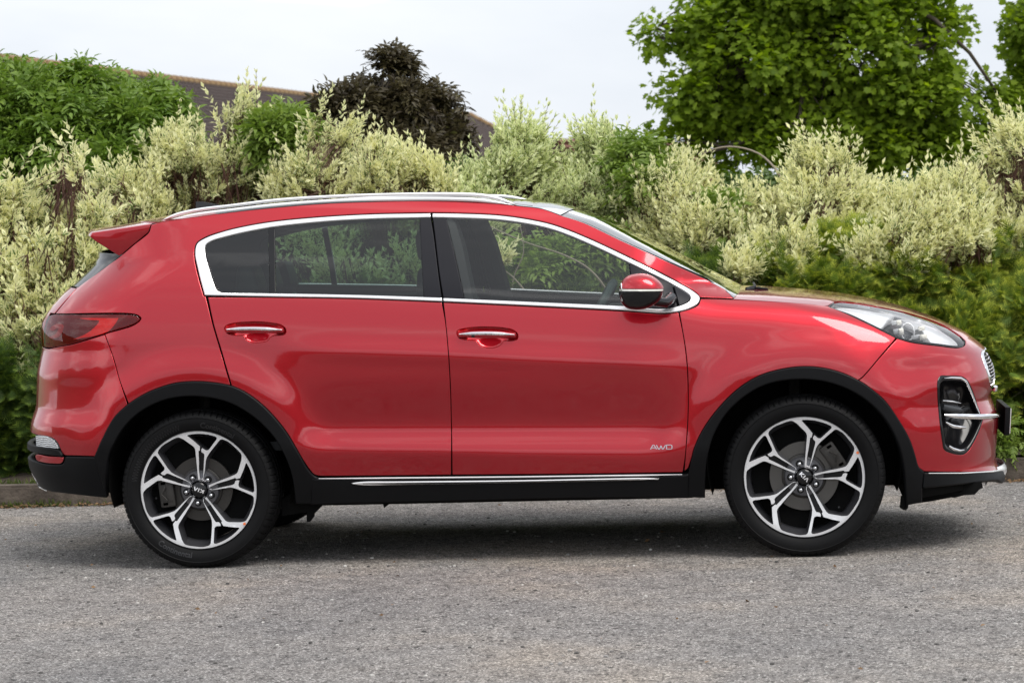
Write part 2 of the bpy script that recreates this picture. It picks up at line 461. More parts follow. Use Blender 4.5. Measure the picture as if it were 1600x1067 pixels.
ch_top_f = [(675.6, 333.8, C1), (722.5, 334.5), (785, 337.8), (847.5, 347.8), (878.8, 357), (925.6, 376), (988, 405.5), (1050.6, 437.2), (1086, 457.5), (1093.5, 465.5), (1090, 474), (1078, 481.5), (1064, 486), (1035, 488.8), (972.5, 484.8), (847.5, 478.4), (692.8, 471, C1)]
ch_top_f_in = [(675.8, 340, C1), (722.5, 340.9), (785, 344.2), (847.5, 354.6), (878.8, 364), (925.6, 383.5), (983.4, 411), (1050.6, 444.3), (1073, 457.5), (1079, 464), (1077, 471), (1064, 477.5), (1035, 482.6), (972.5, 478.3), (847.5, 472.6), (692.8, 465.6, C1)]
gapB = [(691.8, 471.3, C1), (696.3, 505), (700.5, 550), (703.5, 600), (705.3, 660), (705.6, 741, C1)]
gapA = [(1060.2, 486.6, C1), (1066, 514), (1071, 545), (1074, 575), (1075.3, 620), (1074, 668), (1070.5, 715), (1067.2, 738, C1)]
rdoor_gap = [(322.8, 462.5, C1), (333.8, 508), (346, 548.8), (355, 580), (361.7, 602.8, C1)]
rail_lo = [(252.5, 346.5, C1), (302.5, 339.2), (365, 331), (427.5, 324.4), (505.6, 318), (583.8, 315), (677.5, 313.6), (740, 315.1), (790, 318.5), (808.4, 321.2)]
roof_edge = rail_lo+[(847.5, 326.2), (875.6, 336, C1)]
apil = [(875.6, 336, C1), (910, 347), (972.5, 376.5), (1035, 405), (1097.5, 433.5), (1131.9, 450.6, C1)]
cutline = [(1146, 466.9, C1), (1212, 470.9), (1269, 475.3), (1293, 478.0, C1)]
lamp_top = [(1293, 478, C1), (1303, 471.5), (1330, 472.5), (1364, 478), (1414, 488), (1465, 504.5), (1495, 521), (1507, 532)]
lamp_bot = [(1507, 532), (1507, 539), (1498, 542.6), (1465, 539.5), (1424.5, 534.3), (1401, 528.0), (1374, 515), (1330, 493.5), (1293, 478, C1)]
b_cut_f = [(1401, 528.4, C1), (1375, 558), (1347, 590), (1340, 594.6, C1)]
b_cut_r = [(163.5, 522.5, C1), (170, 540), (177, 560), (188, 598), (199.5, 632, C1)]

R_ = lambda l: l[::-1]
# rear quarter + roof side in one pressing
q = (rail_lo[:1]+roof_edge[1:]+apil[1:]+[(1146, 466.6, C1), (1120, 465.6), (1094.5, 464.5, C1)]+[(1088, 457.2), (1050.6, 435.6), (988, 404), (925.6, 374.5), (878.8, 355.5), (847.5, 346.4), (785, 336.4), (722.5, 333.1), (673.5, 332.4), (583.8, 334), (505.6, 338.2), (427.5, 345.6), (380, 353.6), (349.4, 361), (320, 371), (306.6, 380.8), (303.8, 397), (308.6, 424), (318.6, 462, C1)]
     + [(321.8, 462.5, C1), (332.6, 508), (344.8, 548.8), (353.8, 580), (360.4, 602.4, C1)]+R_(arch_r_out[3:8])+[(200.8, 631.2, C1)]+R_(b_cut_r)[1:]
     + [(166, 521, C1), (210.8, 507.0), (220.2, 498), (216, 493.5), (205, 490.4), (86.2, 490.4, C1), (103, 470), (121, 450), (155, 425), (187, 400.8, C1), (200, 390), (213.6, 378.6), (225, 370), (232.4, 363), (236.5, 350.4, C1)])
quarter = panel('rear_quarter_panel', RED, q, car, back=.01, sp=.022); mir.append(quarter)
h_r = [(351, 514), (353, 509.5), (364, 505.6), (384, 503.6), (404, 503.2), (424, 505), (440, 508.5), (446.3, 515), (445, 521.5), (430, 523.8), (423, 526), (417, 532.5), (405, 535), (394, 534.8), (385, 530.5), (382, 524.8), (366, 523.5), (355, 520)]
h_f = [(714, 520), (716, 516.5), (728, 513.2), (745, 511.4), (766, 511.2), (786, 512.6), (802, 516.2), (808.5, 522.5), (808, 529.5), (800, 531.8), (787, 532.6), (782, 538.5), (771, 543.2), (760, 543), (750, 539), (744.5, 532.6), (730, 530.6), (717, 527)]
def cup(name, o, parent, depth=.013):
    l = clean(np.array([inv(*p) for p in spline(o, 3)])); l = l if area(l) > 0 else l[::-1]
    c = l.mean(0); vs = []; f = []; n = len(l); K = [(1.03, 0.001), (1.0, .004), (.93, .008), (.78, .8*depth), (.5, depth), (.2, depth*1.05)]
    for k, dd in K:
        p = c+(l-c)*k; nn = Nrm(p[:, 0], p[:, 1]); vs += list(P(p[:, 0], p[:, 1])-nn*(dd+.0015))
    for r in range(len(K)-1):
        for i in range(n): j = (i+1) % n; f.append((r*n+i, r*n+j, (r+1)*n+j, (r+1)*n+i))
    f.append(tuple((len(K)-1)*n+i for i in range(n)))
    return link(name, mesh(name, vs, f), RED, parent)
rdoor = [(324.0, 464.2, C1), (427.5, 464.8), (560, 467), (690.4, 472.2, C1)]+gapB[1:-1]+[(705.2, 742, C1), (600, 743.2), (520, 743.8), (500, 743.6), (491, 741.5), (484.6, 735), (478, 726), (471.6, 716)]+R_(arch_r_out[8:12])+[(361.7, 602.8, C1)]+R_(rdoor_gap)[1:-1]
rear_door = panel('rear_door', RED, rdoor, car, holes=[h_r], back=.01, sp=.022); mir.append(rear_door)
cup('handle_recess', h_r, rear_door)
fdoor = [(692.6, 472.3, C1), (847.5, 479.8), (972.5, 486.2), (1035, 490.2), (1060.2, 487.6, C1)]+gapA[1:]+[(900, 740.4), (706.4, 742, C1)]+R_(gapB)[1:-1]
front_door = panel('front_door', RED, fdoor, car, holes=[h_f], back=.01, sp=.022); mir.append(front_door)
cup('handle_recess', h_f, front_door)
fender = [(1061, 487.4, C1), (1080, 482), (1091, 476), (1094.8, 466.2, C1), (1120, 466.4), (1146, 467.4, C1)]+cutline[1:]+[(1330, 493.8), (1374, 515.2), (1400.6, 528.4, C1)]+b_cut_f[1:]+[(1338, 593, C1)]+R_(arch_f_out[1:11])+[(1075.8, 731, C1), (1069, 737.4, C1)]+R_(gapA)[1:-1]
front_wing = panel('front_wing', RED, fender, car, back=.01, sp=.022); mir.append(front_wing)
# bumpers
grille_edge = [(1540.5, 545.5), (1534.6, 549), (1533.6, 555), (1540, 575), (1548, 598), (1552.5, 610, C1)]
fog = [(1466, 594), (1470, 588), (1480, 587.6), (1503, 588.8), (1511, 594), (1518, 606), (1530, 640), (1535.5, 655), (1529, 676), (1515, 702), (1508, 708.6), (1500, 710.0), (1484, 706.6), (1476, 702), (1472.8, 688), (1467.5, 645), (1465.5, 612)]
fb = R_(b_cut_f)+[(1424.5, 534.8), (1465, 540), (1498, 543), (1508, 538.5), (1508.2, 531.5, C1), ('d', 2.30, .93), ('d', U_FRONT+.004, .915), ('d', U_FRONT+.004, .865)] \
    + [(1540.5, 545.5), (1534.6, 549), (1533.6, 555), (1540, 575), (1546, 594), (1549, 606), ('d', 2.44, .665), ('d', U_FRONT+.004, .655), ('d', U_FRONT+.004, .60), ('d', 2.44, .60), ('d', 2.44, .40), ('d', U_FRONT+.004, .40), ('d', U_FRONT+.004, .33), ('d', 2.46, .31)] \
    + [(1560, 735.8, C1), (1500, 737.6), (1444, 736.8, C1)]+R_(arch_f_out[11:17])+[(1350, 599.5), (1342, 595, C1)]
front_bumper = panel('front_bumper', RED, fb, car, holes=[fog], back=None, sp=.022); mir.append(front_bumper)
rb = b_cut_r[:1]+b_cut_r[1:]+R_(arch_r_out[:3])[:2]+[(148.2, 713, C1), (101.5, 711.6, C1), (97, 708), (93.5, 700), (88, 689.5), (78, 683), (60, 680), ('d', -2.30, .592), ('d', U_REAR-.004, .60), ('d', U_REAR-.004, .99)] \
    + [(76, 545), (90, 542), (112.4, 538)]
rear_bumper = panel('rear_bumper', RED, rb, car, back=.008, sp=.022); mir.append(rear_bumper)
tg = [(84.6, 490.2, C1), (95, 477), (119.5, 450.5, C1), ('d', U_REAR-.004, 1.255), ('d', U_REAR-.004, .995), ('d', -2.28, 1.0), ('d', -2.2, 1.13)]
tg = [(84.6, 490.2, C1), (100, 472), (119.8, 450.6, C1), ('d', -2.15, 1.25), ('d', U_REAR-.004, 1.26), ('d', U_REAR-.004, 1.0), ('d', -2.30, 1.0), ('d', -2.28, 1.14)]
tailgate = panel('tailgate', RED, tg, car, back=.008, sp=.03); mir.append(tailgate)
rw = [(122, 449.4, C1), (155, 424), (186, 401.2, C1), ('d', -2.02, 1.40), ('d', U_REAR-.004, 1.42), ('d', U_REAR-.004, 1.265), ('d', -2.15, 1.255)]
rear_window = panel('rear_window', GLOSSBLK, rw, car, sp=.03, off=-.004); mir.append(rear_window)

# cladding
clad = dict(off=.011, edge=.007, depth=.03, gap=.0)
cr_ = arch_r_out[:-1]+[(478, 727.5), (485, 737), (492, 743.5), (498, 745.4, C1), (488, 770), (490, 786.4, C1)]+R_(arch_r_in)
arch_rear = panel('rear_arch_cladding', BLACKPL, cr_, car, sp=.03, **clad); mir.append(arch_rear)
cf_ = arch_f_out[:2]+arch_f_out[2:]+[(1440, 760, C1), (1440, 783, C1), (1418.7, 788, C1)]+R_(arch_f_in)+[(1074, 776, C1)]
arch_front = panel('front_arch_cladding', BLACKPL, cf_, car, sp=.03, **clad); mir.append(arch_front)
sl = [(487, 745.6, C1), (498, 746.6), (600, 746.0), (900, 743.2), (1067, 740.8), (1076, 739.4, C1), (1076, 776.6, C1), (913, 777.0), (700, 781.5), (507, 786.4), (486, 787, C1)]
sill = panel('sill_cladding', BLACKPL, sl, car, sp=.03, off=.014, edge=.007, depth=.04, gap=0); mir.append(sill)
lo_r = [(148, 714.0, C1), (103, 713, C1), (99.5, 724), (88, 725.6), (70, 724.2), (58, 720.5), ('d', -2.33, .475), ('d', U_REAR-.004, .48), ('d', U_REAR-.004, .33), ('d', -2.37, .335), (84, 768.0), (110, 771), (140, 774.5), (166.6, 777.0, C1), (168, 745), (167, 716, C1)]
lower_r = panel('lower_rear_bumper', BLACKPL, lo_r, car, sp=.03, off=.006, edge=.006, depth=.03, gap=0); mir.append(lower_r)
st_r = [(62, 697.5), (92, 702.6), (96, 706), (99.5, 712.4, C1), (80, 710.4), (60, 707.5), ('d', -2.33, .512), ('d', U_REAR-.004, .51), ('d', U_REAR-.004, .545), ('d', -2.30, .543)]
strip_r = panel('bumper_black_strip', BLACKPL, st_r, lower_r, sp=.03, off=.012, edge=.004, depth=.03, gap=0)
rp = [(57, 709.5), (75, 712), (99.8, 713.6, C1), (99, 721), (95, 724.4), (86, 724.6), (70, 723), (58, 719)]
panel('bumper_red_insert', RED, rp, lower_r, sp=.02, off=.004, edge=.003)
lo_f = [(1442.6, 738, C1), (1500, 739), (1560, 737.6, C1), ('d', 2.43, .292), ('d', U_FRONT+.004, .30), ('d', U_FRONT+.004, .245), ('d', 2.36, .25), (1554, 750.8), (1500, 757), (1441, 762, C1)]
lower_f = panel('front_splitter', BLACKPL, lo_f, car, sp=.03, off=.012, edge=.006, depth=.05, gap=0); mir.append(lower_f)
lo_f2 = [(1441, 760, C1), (1500, 755), (1530, 751.5, C1), ('d', 2.05, .225), ('d', 2.2, .20), (1526, 768), (1495, 775), (1441, 784, C1)]
lower_f2 = panel('front_undertray', UNDER, lo_f2, car, sp=.04, off=-.03, edge=.004, depth=.05, gap=0); mir.append(lower_f2)

# window surround, glass, pillars
trim_r = panel('window_trim', CHROME, ch_top_r+[(427.5, 463.6), (560, 466.0), (691, 471.0, C1), (690.6, 465.2, C1), (560, 461), (427.5, 458.6)]+R_(ch_top_r_in), car, sp=.02, off=.004, edge=.003, gap=.0005, depth=.02); mir.append(trim_r)
trim_f = panel('window_trim', CHROME, ch_top_f+R_(ch_top_f_in), car, sp=.02, off=.004, edge=.003, gap=.0005, depth=.02); mir.append(trim_f)
q_gl = [(419.5, 357.0, C1), (380, 364.5), (349, 372), (331, 377.5), (322.5, 384), (322, 396), (329, 422), (336, 444), (340.5, 452.5), (348, 456.9), (380, 457.6), (421, 458.0, C1)]
gl1 = panel('quarter_window', GLASS_R, q_gl, car, sp=.05, off=-.004, gap=0, edge=.001, depth=.004); mir.append(gl1)
d_gl = [(429.2, 355.5, C1), (505.6, 347.4), (583.8, 343), (655.6, 341, C1), (659, 400), (662, 463.6, C1), (560, 460.6), (430.8, 458.2, C1)]
gl2 = panel('rear_door_window', GLASS_R, d_gl, car, sp=.05, off=-.004, gap=0, edge=.001, depth=.004); mir.append(gl2)
dv = [(419.8, 357.0, C1), (429, 355.6, C1), (430.6, 458.6, C1), (421, 458.2, C1)]
dvp = panel('window_divider', GLOSSBLK, dv, car, sp=.03, off=.001, gap=.0, edge=.002, depth=.02); mir.append(dvp)
bp1 = [(655.6, 341.2, C1), (673, 340.6, C1), (677.5, 367.5), (685.3, 430), (690, 465, C1), (662, 463.9, C1)]
pil1 = panel('door_pillar', PILLAR, bp1, car, sp=.03, off=.001, gap=.0005, edge=.003, depth=.025, back=.004); mir.append(pil1)
bp2 = [(676.2, 340.8, C1), (697.5, 341.0, C1), (711, 400), (725.6, 466.6, C1), (692.8, 465.2, C1), (687, 430), (679.5, 367.5)]
pil2 = panel('door_pillar', PILLAR, bp2, car, sp=.03, off=.001, gap=.0005, edge=.003, depth=.025, back=.004); mir.append(pil2)
f_gl = [(697.8, 341.4, C1), (722.5, 341.7), (785, 345), (847.5, 355.4), (878.8, 364.8), (925.6, 384.3), (983.4, 411.8, C1), (986.5, 440), (990, 478.8, C1), (847.5, 472.2), (725.8, 466.6, C1), (711, 400)]
gl3 = panel('front_door_window', GLASS_F, f_gl, car, sp=.05, off=-.004, gap=0, edge=.001, depth=.004); mir.append(gl3)
sail = [(983.6, 411.8, C1), (1050.2, 444.8, C1), (1058.4, 480, C1), (1035, 482.2), (990.2, 479.0, C1), (986.7, 440)]
sail_p = panel('mirror_triangle', PILLAR, sail, car, sp=.03, off=.001, gap=.0005, edge=.002, depth=.03, back=.004); mir.append(sail_p)
sail2 = [(1053.2, 446.2, C1), (1072.6, 458.2), (1078, 464.4), (1076, 470.4), (1061.4, 478.6, C1)]
sail_q = panel('wing_triangle', PILLAR, sail2, car, sp=.03, off=.001, gap=.0005, edge=.002, depth=.03, back=.004); mir.append(sail_q)
inner = BACK.build('inner_body', VOID, car); mir.append(inner)

# ---- loft: near edge (x, y, z) list to a centre line (x, z) list, with a flat tangent at the centre
def loft(name, m, edge, centre, parent, n=14, pw=2.0, under=.012):
    E = np.array(edge); Cn = np.array(centre); K = len(E); rows = []
    s = np.concatenate([np.linspace(0, 1, n), np.linspace(1, 2, n)[1:]])
    for a in s:
        k = a if a <= 1 else 2-a
        w = 1-(1-k)**pw; y = E[:, 1]*(1-k) if a <= 1 else -E[:, 1]*(1-k)
        rows.append(np.stack([E[:, 0]+(Cn[:, 0]-E[:, 0])*w, y, E[:, 2]+(Cn[:, 1]-E[:, 2])*w], 1))
    G = np.array(rows)            # rows across the car, K along
    du = np.gradient(G, axis=0); dv = np.gradient(G, axis=1); nn = np.cross(dv, du); nn /= np.maximum(np.linalg.norm(nn, axis=2, keepdims=True), 1e-9)
    if nn[..., 2].mean() < 0: nn = -nn
    G2 = G-nn*under; A, B = G.shape[:2]
    v = list(G.reshape(-1, 3))+list(G2.reshape(-1, 3)); f = []
    for i in range(A-1):
        for j in range(B-1):
            a = i*B+j; f.append((a, a+1, a+B+1, a+B)); o = A*B; f.append((o+a, o+a+B, o+a+B+1, o+a+1))
    rim = [i*B for i in range(A)]+[(A-1)*B+j for j in range(1, B)]+[i*B+B-1 for i in range(A-2, -1, -1)]+[j for j in range(B-2, 0, -1)]
    for i in range(len(rim)):
        a, b = rim[i], rim[(i+1) % len(rim)]; f.append((a, b, b+A*B, a+A*B))
    me = mesh(name, v, f, True); auto_smooth(me, 50)
    bm = bmesh.new(); bm.from_mesh(me); bmesh.ops.recalc_face_normals(bm, faces=bm.faces); bm.to_mesh(me); bm.free(); me.polygons.foreach_set('use_smooth', [True]*len(me.polygons)); auto_smooth(me, 50)
    return link(name, me, m, parent)
def edge_of(px, step=8, off=.001, grow=0):
    l = spline(px, step, False); d = np.array([inv(*p) for p in l]); nn = Nrm(d[:, 0], d[:, 1]); return P(d[:, 0], d[:, 1])-nn*off
def resample(a, n):
    a = np.array(a); s = np.r_[0, np.cumsum(np.linalg.norm(np.diff(a, axis=0), axis=1))]; t = np.linspace(0, s[-1], n)
    return np.stack([np.interp(t, s, a[:, k]) for k in range(a.shape[1])], 1)
hc = [at_y(px, py, -.04)[[0, 2]] for px, py in [(1150, 449), (1195, 450), (1262, 454.7), (1313, 460.7), (1364, 469), (1414, 481), (1465, 498), (1505, 516), (1512, 521)]]
e_ = resample(edge_of([(1146, 467, C1), (1212, 471), (1269, 475.3), (1293, 477.4), (1303, 471.2), (1330, 472), (1364, 477.4), (1414, 487.2), (1465, 503.4), (1495, 519.8), (1507, 530)]), 60)
e_[:, 1] = gblur(e_[:, 1][:, None], 1.2, 0)[:, 0]
c_ = resample(np.array(hc), 60); c_[:, 0] += .0
hood = loft('bonnet', RED, e_, c_, car, n=28, pw=4.2)
wc = [at_y(px, py, 0)[[0, 2]] for px, py in [(906, 328), (941, 339), (972.5, 353.4), (1035, 384.7), (1097.5, 417.5), (1132, 436), (1160, 450)]]
we = edge_of([(877, 337, C1), (910, 347.8), (972.5, 377.2), (1035, 405.8), (1097.5, 434.2), (1133, 451.4, C1), (1146, 464)], off=.003)
windscreen = loft('windscreen', GLASS_W, resample(we, 40), resample(np.array(wc), 40), car, n=28, under=.004, pw=4.5)
# black rim of the glass along the screen edge
rc = np.array([[-1.74, 1.548], [-1.55, 1.578], [-1.2, 1.602], [-.8, 1.617], [-.4, 1.619], [-.1, 1.610], [.1, 1.592], [.25, 1.566], [.325, 1.546]])
re = edge_of([(246, 347.0, C1), (302.5, 339.0), (365, 330.8), (427.5, 324.2), (505.6, 317.8), (583.8, 314.8), (677.5, 313.4), (740, 314.9), (790, 318.3), (808.4, 321), (847.5, 326), (875.6, 336)])
ROOFG = mat('black_glass_roof', (0.010, 0.011, 0.013), 0.04, coat=0.6)
R1, R2 = resample(re, 80), resample(rc, 80)
roof = loft('roof', RED, R1[:13], R2[:13], car, n=14)
roofg = loft('panoramic_roof', ROOFG, R1[12:], R2[12:], car, n=16, pw=2.0)
# red border between the rail and the glass roof
mb = MB(); pts_r = R1[12:74]+np.array([0, .06, -.004]); mb.tube(pts_r, .010, 6); bo = mb.build('roof_gutter', GLOSSBLK, roofg); 
# roof rails
def railbar(name, px_lo, px_hi, y, th, m, parent, n=60):
    lo = resample(np.array([at_y(*p[:2], y) for p in spline(px_lo, 8, False)]), n); hi = resample(np.array([at_y(*p[:2], y) for p in spline(px_hi, 8, False)]), n)
    v = []; f = []; K = 10
    for i in range(n):
        c = (lo[i]+hi[i])/2; h = (hi[i]-lo[i])/2
        for k in range(K):
            a = 2*math.pi*k/K; ca, sa = math.cos(a), math.sin(a)
            ex = lambda q: math.copysign(abs(q)**.6, q)
            v.append(c+h*ex(sa)+np.array([0, -th/2*ex(ca), 0]))
    for i in range(n-1):
        for k in range(K): a = i*K+k; b = i*K+(k+1) % K; f.append((a, b, b+K, a+K))
    f.append(tuple(range(K))[::-1]); f.append(tuple((n-1)*K+k for k in range(K)))
    return link(name, mesh(name, v, f), m, parent)
r_up = [(252.5, 345.2), (271, 334.7), (307, 326), (365, 318.8), (427.5, 311), (505.6, 305.5), (583.8, 302.4), (662, 300.8), (715, 300.9), (753.8, 302.6), (785, 309.7), (807, 320.2)]
r_md = [(256, 345.0), (280, 337.6), (307, 331.2), (365, 323.8), (427.5, 316.4), (505.6, 310.4), (583.8, 307.4), (662, 306.2), (715, 306.6), (753.8, 308.8), (785, 314.8), (806, 320.8)]
r_md2 = [(256, 346.2), (282, 338.6), (307, 332.6), (365, 325.2), (427.5, 317.8), (505.6, 311.8), (583.8, 308.7), (662, 307.5), (715, 307.9), (753.8, 310.1), (785, 316.0), (804, 321.2)]
r_lo = [(253, 347.0), (280, 343), (302.5, 340.0), (365, 331.8), (427.5, 325.2), (505.6, 318.8), (583.8, 315.8), (677.5, 314.4), (740, 315.9), (775, 318.6), (790, 319.6), (803, 321.8)]
rail = empty('roof_rail', parent=car); mir.append(rail)
railbar('rail_bar', r_md, r_up, -.632, .034, RAILM, rail)
railbar('rail_foot', r_lo, r_md2, -.636, .030, RAILM, rail)
# spoiler
sp_px = [(236, 350.2), (144, 363.8), (140.6, 370), (150, 377.5), (187, 400.6), (213.6, 378.6), (232, 363.6)]
nv = len(sp_px); v = []; f = []
ys = np.linspace(-1, 1, 25); us = [inv(*p) for p in [(236.5, 351), (187, 401)]]
y_in = P(*us[0])[1]-.0
for t in ys:
    for px, py in sp_px:
        yy = -.665 if px < 200 else -.675
        b = at_y(px, py, yy); k = 1-abs(t)**2.6
        ext = .10*k*(1 if px < 160 else (.35 if px < 200 else 0)); zz = .05*k if px > 180 else .035*k
        yo = (yy+.03*(1-abs(t))*0)*(-t if False else 1)
        v.append((b[0]-ext, yy*(-t), b[2]+(zz*.6 if px > 140 else zz*.6)))
for i in range(24):
    for k in range(nv): a = i*nv+k; b_ = i*nv+(k+1) % nv; f.append((a, b_, b_+nv, a+nv))
f.append(tuple(range(nv))); f.append(tuple(24*nv+k for k in range(nv))[::-1])
me = mesh('rear_spoiler', v, f, False)
bm = bmesh.new(); bm.from_mesh(me); bmesh.ops.recalc_face_normals(bm, faces=bm.faces)
bmesh.ops.bevel(bm, geom=[e for e in bm.edges if e.is_manifold and e.calc_face_angle(0) > .35], offset=.005, segments=2, affect='EDGES', profile=.6)
bm.to_mesh(me); bm.free(); me.polygons.foreach_set('use_smooth', [True]*len(me.polygons)); auto_smooth(me, 30)
link('rear_spoiler', me, RED, car)
# shark fin
a = at_y(308.5, 326, 0); b_ = at_y(346, 321, 0); zb = 1.60
fin = MB(); fin.add([(a[0], -.035, zb), (b_[0]+.03, -.012, zb+.005), (b_[0]+.03, .012, zb+.005), (a[0], .035, zb), (a[0]-.005, -.006, at_y(307, 315, 0)[2]), (a[0]+.03, -.006, at_y(316, 315.6, 0)[2]), (a[0]+.03, .006, at_y(316, 315.6, 0)[2]), (a[0]-.005, .006, at_y(307, 315, 0)[2])],
    [(0, 1, 5, 4), (2, 3, 7, 6), (1, 2, 6, 5), (3, 0, 4, 7), (4, 5, 6, 7), (0, 3, 2, 1)])
fin.build('aerial_fin', GLOSSBLK, car, ang=20)
# ------------------------------------------------------------------ wheels
TYRE = mat('tyre_rubber', (0.0045, 0.0045, 0.005), 0.6, spec=0.16, bump=(120, 0.12, 0.002))
TYREL = mat('tyre_lettering', (0.022, 0.022, 0.024), 0.4, spec=0.35)
RIMDK = mat('rim_dark_grey', (0.10, 0.10, 0.11), 0.3, 0.6, 0.4)
RIMBK = mat('rim_pocket_black', (0.007, 0.007, 0.008), 0.3, spec=0.3)
MACH = mat('machined_alloy', (0.80, 0.80, 0.82), 0.3, 0.45)
DISC = mat('brake_disc_iron', (0.13, 0.125, 0.12), 0.35, 0.8)
DISCR = mat('brake_disc_worn', (0.06, 0.056, 0.052), 0.45, 0.7)
CAST = mat('cast_metal', (0.05, 0.047, 0.044), 0.55, 0.6)
NUT = mat('wheel_nut_chrome', (0.55, 0.56, 0.58), 0.18, 1.0)
ORANGE = mat('orange_dot', (0.85, 0.20, 0.06), 0.5)
RR = 0.262                                   # machined face radius
# outlines of one sector, as pixels of an enlarged view of the rear wheel: centre (178, 901.6), radius 823
def wz(l): return np.array([((x-178)/823.0, (901.6-y)/823.0) for x, y in l])
W1 = wz([(203, 786), (238, 745), (262, 640), (285, 500), (300, 455), (340, 395), (420, 302), (500, 212), (522, 203), (550, 206), (610, 232), (655, 265), (700, 308), (745, 350), (785, 396), (800, 420), (803, 445), (795, 500), (745, 640), (732, 670), (712, 690), (690, 702), (500, 773), (310, 843), (299, 862)])
T1 = wz([(45, 143), (52, 132), (120, 120), (200, 117), (265, 121), (330, 130), (390, 144), (440, 160), (458, 172), (462, 186), (455, 204), (400, 270), (350, 331), (332, 350), (312, 355), (292, 352), (242, 318), (215, 298), (130, 215)])
S1 = wz([(190, 362), (188, 500), (181, 640), (190, 735), (198, 768), (212, 762), (236, 730), (254, 560), (269, 430), (266, 402), (232, 376), (229, 345), (243, 320), (232, 302), (214, 296), (209, 352)])
def rot(l, a): c, s = math.cos(a), math.sin(a); return l@np.array([[c, s], [-s, c]])
def face_depth(r): r = np.asarray(r); return -.004-.022*np.clip(1-(r/.95)**1.6, 0, 1)      # dished inwards towards the hub (local y, + = inwards after sign)
def to3(p, dep): p = np.asarray(p); return np.stack([p[:, 0]*RR, -dep_y(p, dep), p[:, 1]*RR], 1)
def dep_y(p, dep): return face_depth(np.hypot(p[:, 0], p[:, 1]))-dep
A5 = [-math.radians(72)*k for k in range(5)]
circ = lambda r, n: np.array([(r*math.cos(2*math.pi*k/n), r*math.sin(2*math.pi*k/n)) for k in range(n)])
wedges = [rot(np.vstack([W1, [[0, 0]]]), a) for a in A5]
tris = [rot(T1, a) for a in A5]; slots = [rot(S1, a) for a in A5]
def face_mesh():
    vs, es = [], []
    def addl(l, close=True):
        b = len(vs); vs.extend(Vector(p) for p in l); n = len(l)
        es.extend((b+i, b+(i+1) % n) for i in range(n if close else n-1))
    addl(circ(1.0, 160)); addl(circ(.145, 40))
    for w in wedges: addl(w[:-1], False)
    for l in tris+slots: addl(l)
    g = np.stack(np.meshgrid(np.linspace(-1, 1, 46), np.linspace(-1, 1, 46)), -1).reshape(-1, 2); g = g[np.hypot(g[:, 0], g[:, 1]) < .97]
    vs.extend(Vector(p) for p in g)
    r = delaunay_2d_cdt(vs, es, [], 0, 1e-6); V = np.array([tuple(v) for v in r[0]]); F = np.array([tuple(f) for f in r[2]])
    c = V[F].mean(1); rr = np.hypot(c[:, 0], c[:, 1]); ok = (rr < 1) & (rr > .145)
    for l in wedges+tris+slots: ok &= ~inside(c, l)
    return V, F[ok]
FV, FF = face_mesh()
used = np.unique(FF); mp_ = -np.ones(len(FV), int); mp_[used] = np.arange(len(used)); FV2 = FV[used]; FF2 = mp_[FF]
def strokes(mbx, lines, w, dep, fn):
    """ribbon lettering: each polyline becomes small raised bars; fn maps (x, y, height) to 3-D"""
    for l in lines:
        l = np.array(l, float); n = len(l); d = np.gradient(l, axis=0) if n > 2 else np.repeat([l[1]-l[0]], 2, 0)
        d /= np.maximum(np.linalg.norm(d, axis=1, keepdims=True), 1e-9); nr = np.stack([-d[:, 1], d[:, 0]], 1)*w/2
        v = []; f = []
        for i in range(n):
            for sgn in (-1, 1):
                for h in (0, dep): v.append(fn(l[i][0]+sgn*nr[i][0], l[i][1]+sgn*nr[i][1], h))
        for i in range(n-1):
            a = i*4; b = a+4
            f += [(a+1, a+3, b+3, b+1), (a, a+1, b+1, b), (a+3, a+2, b+2, b+3)]
        f += [(0, 2, 3, 1), ((n-1)*4, (n-1)*4+1, (n-1)*4+3, (n-1)*4+2)]
        mbx.add(v, f)
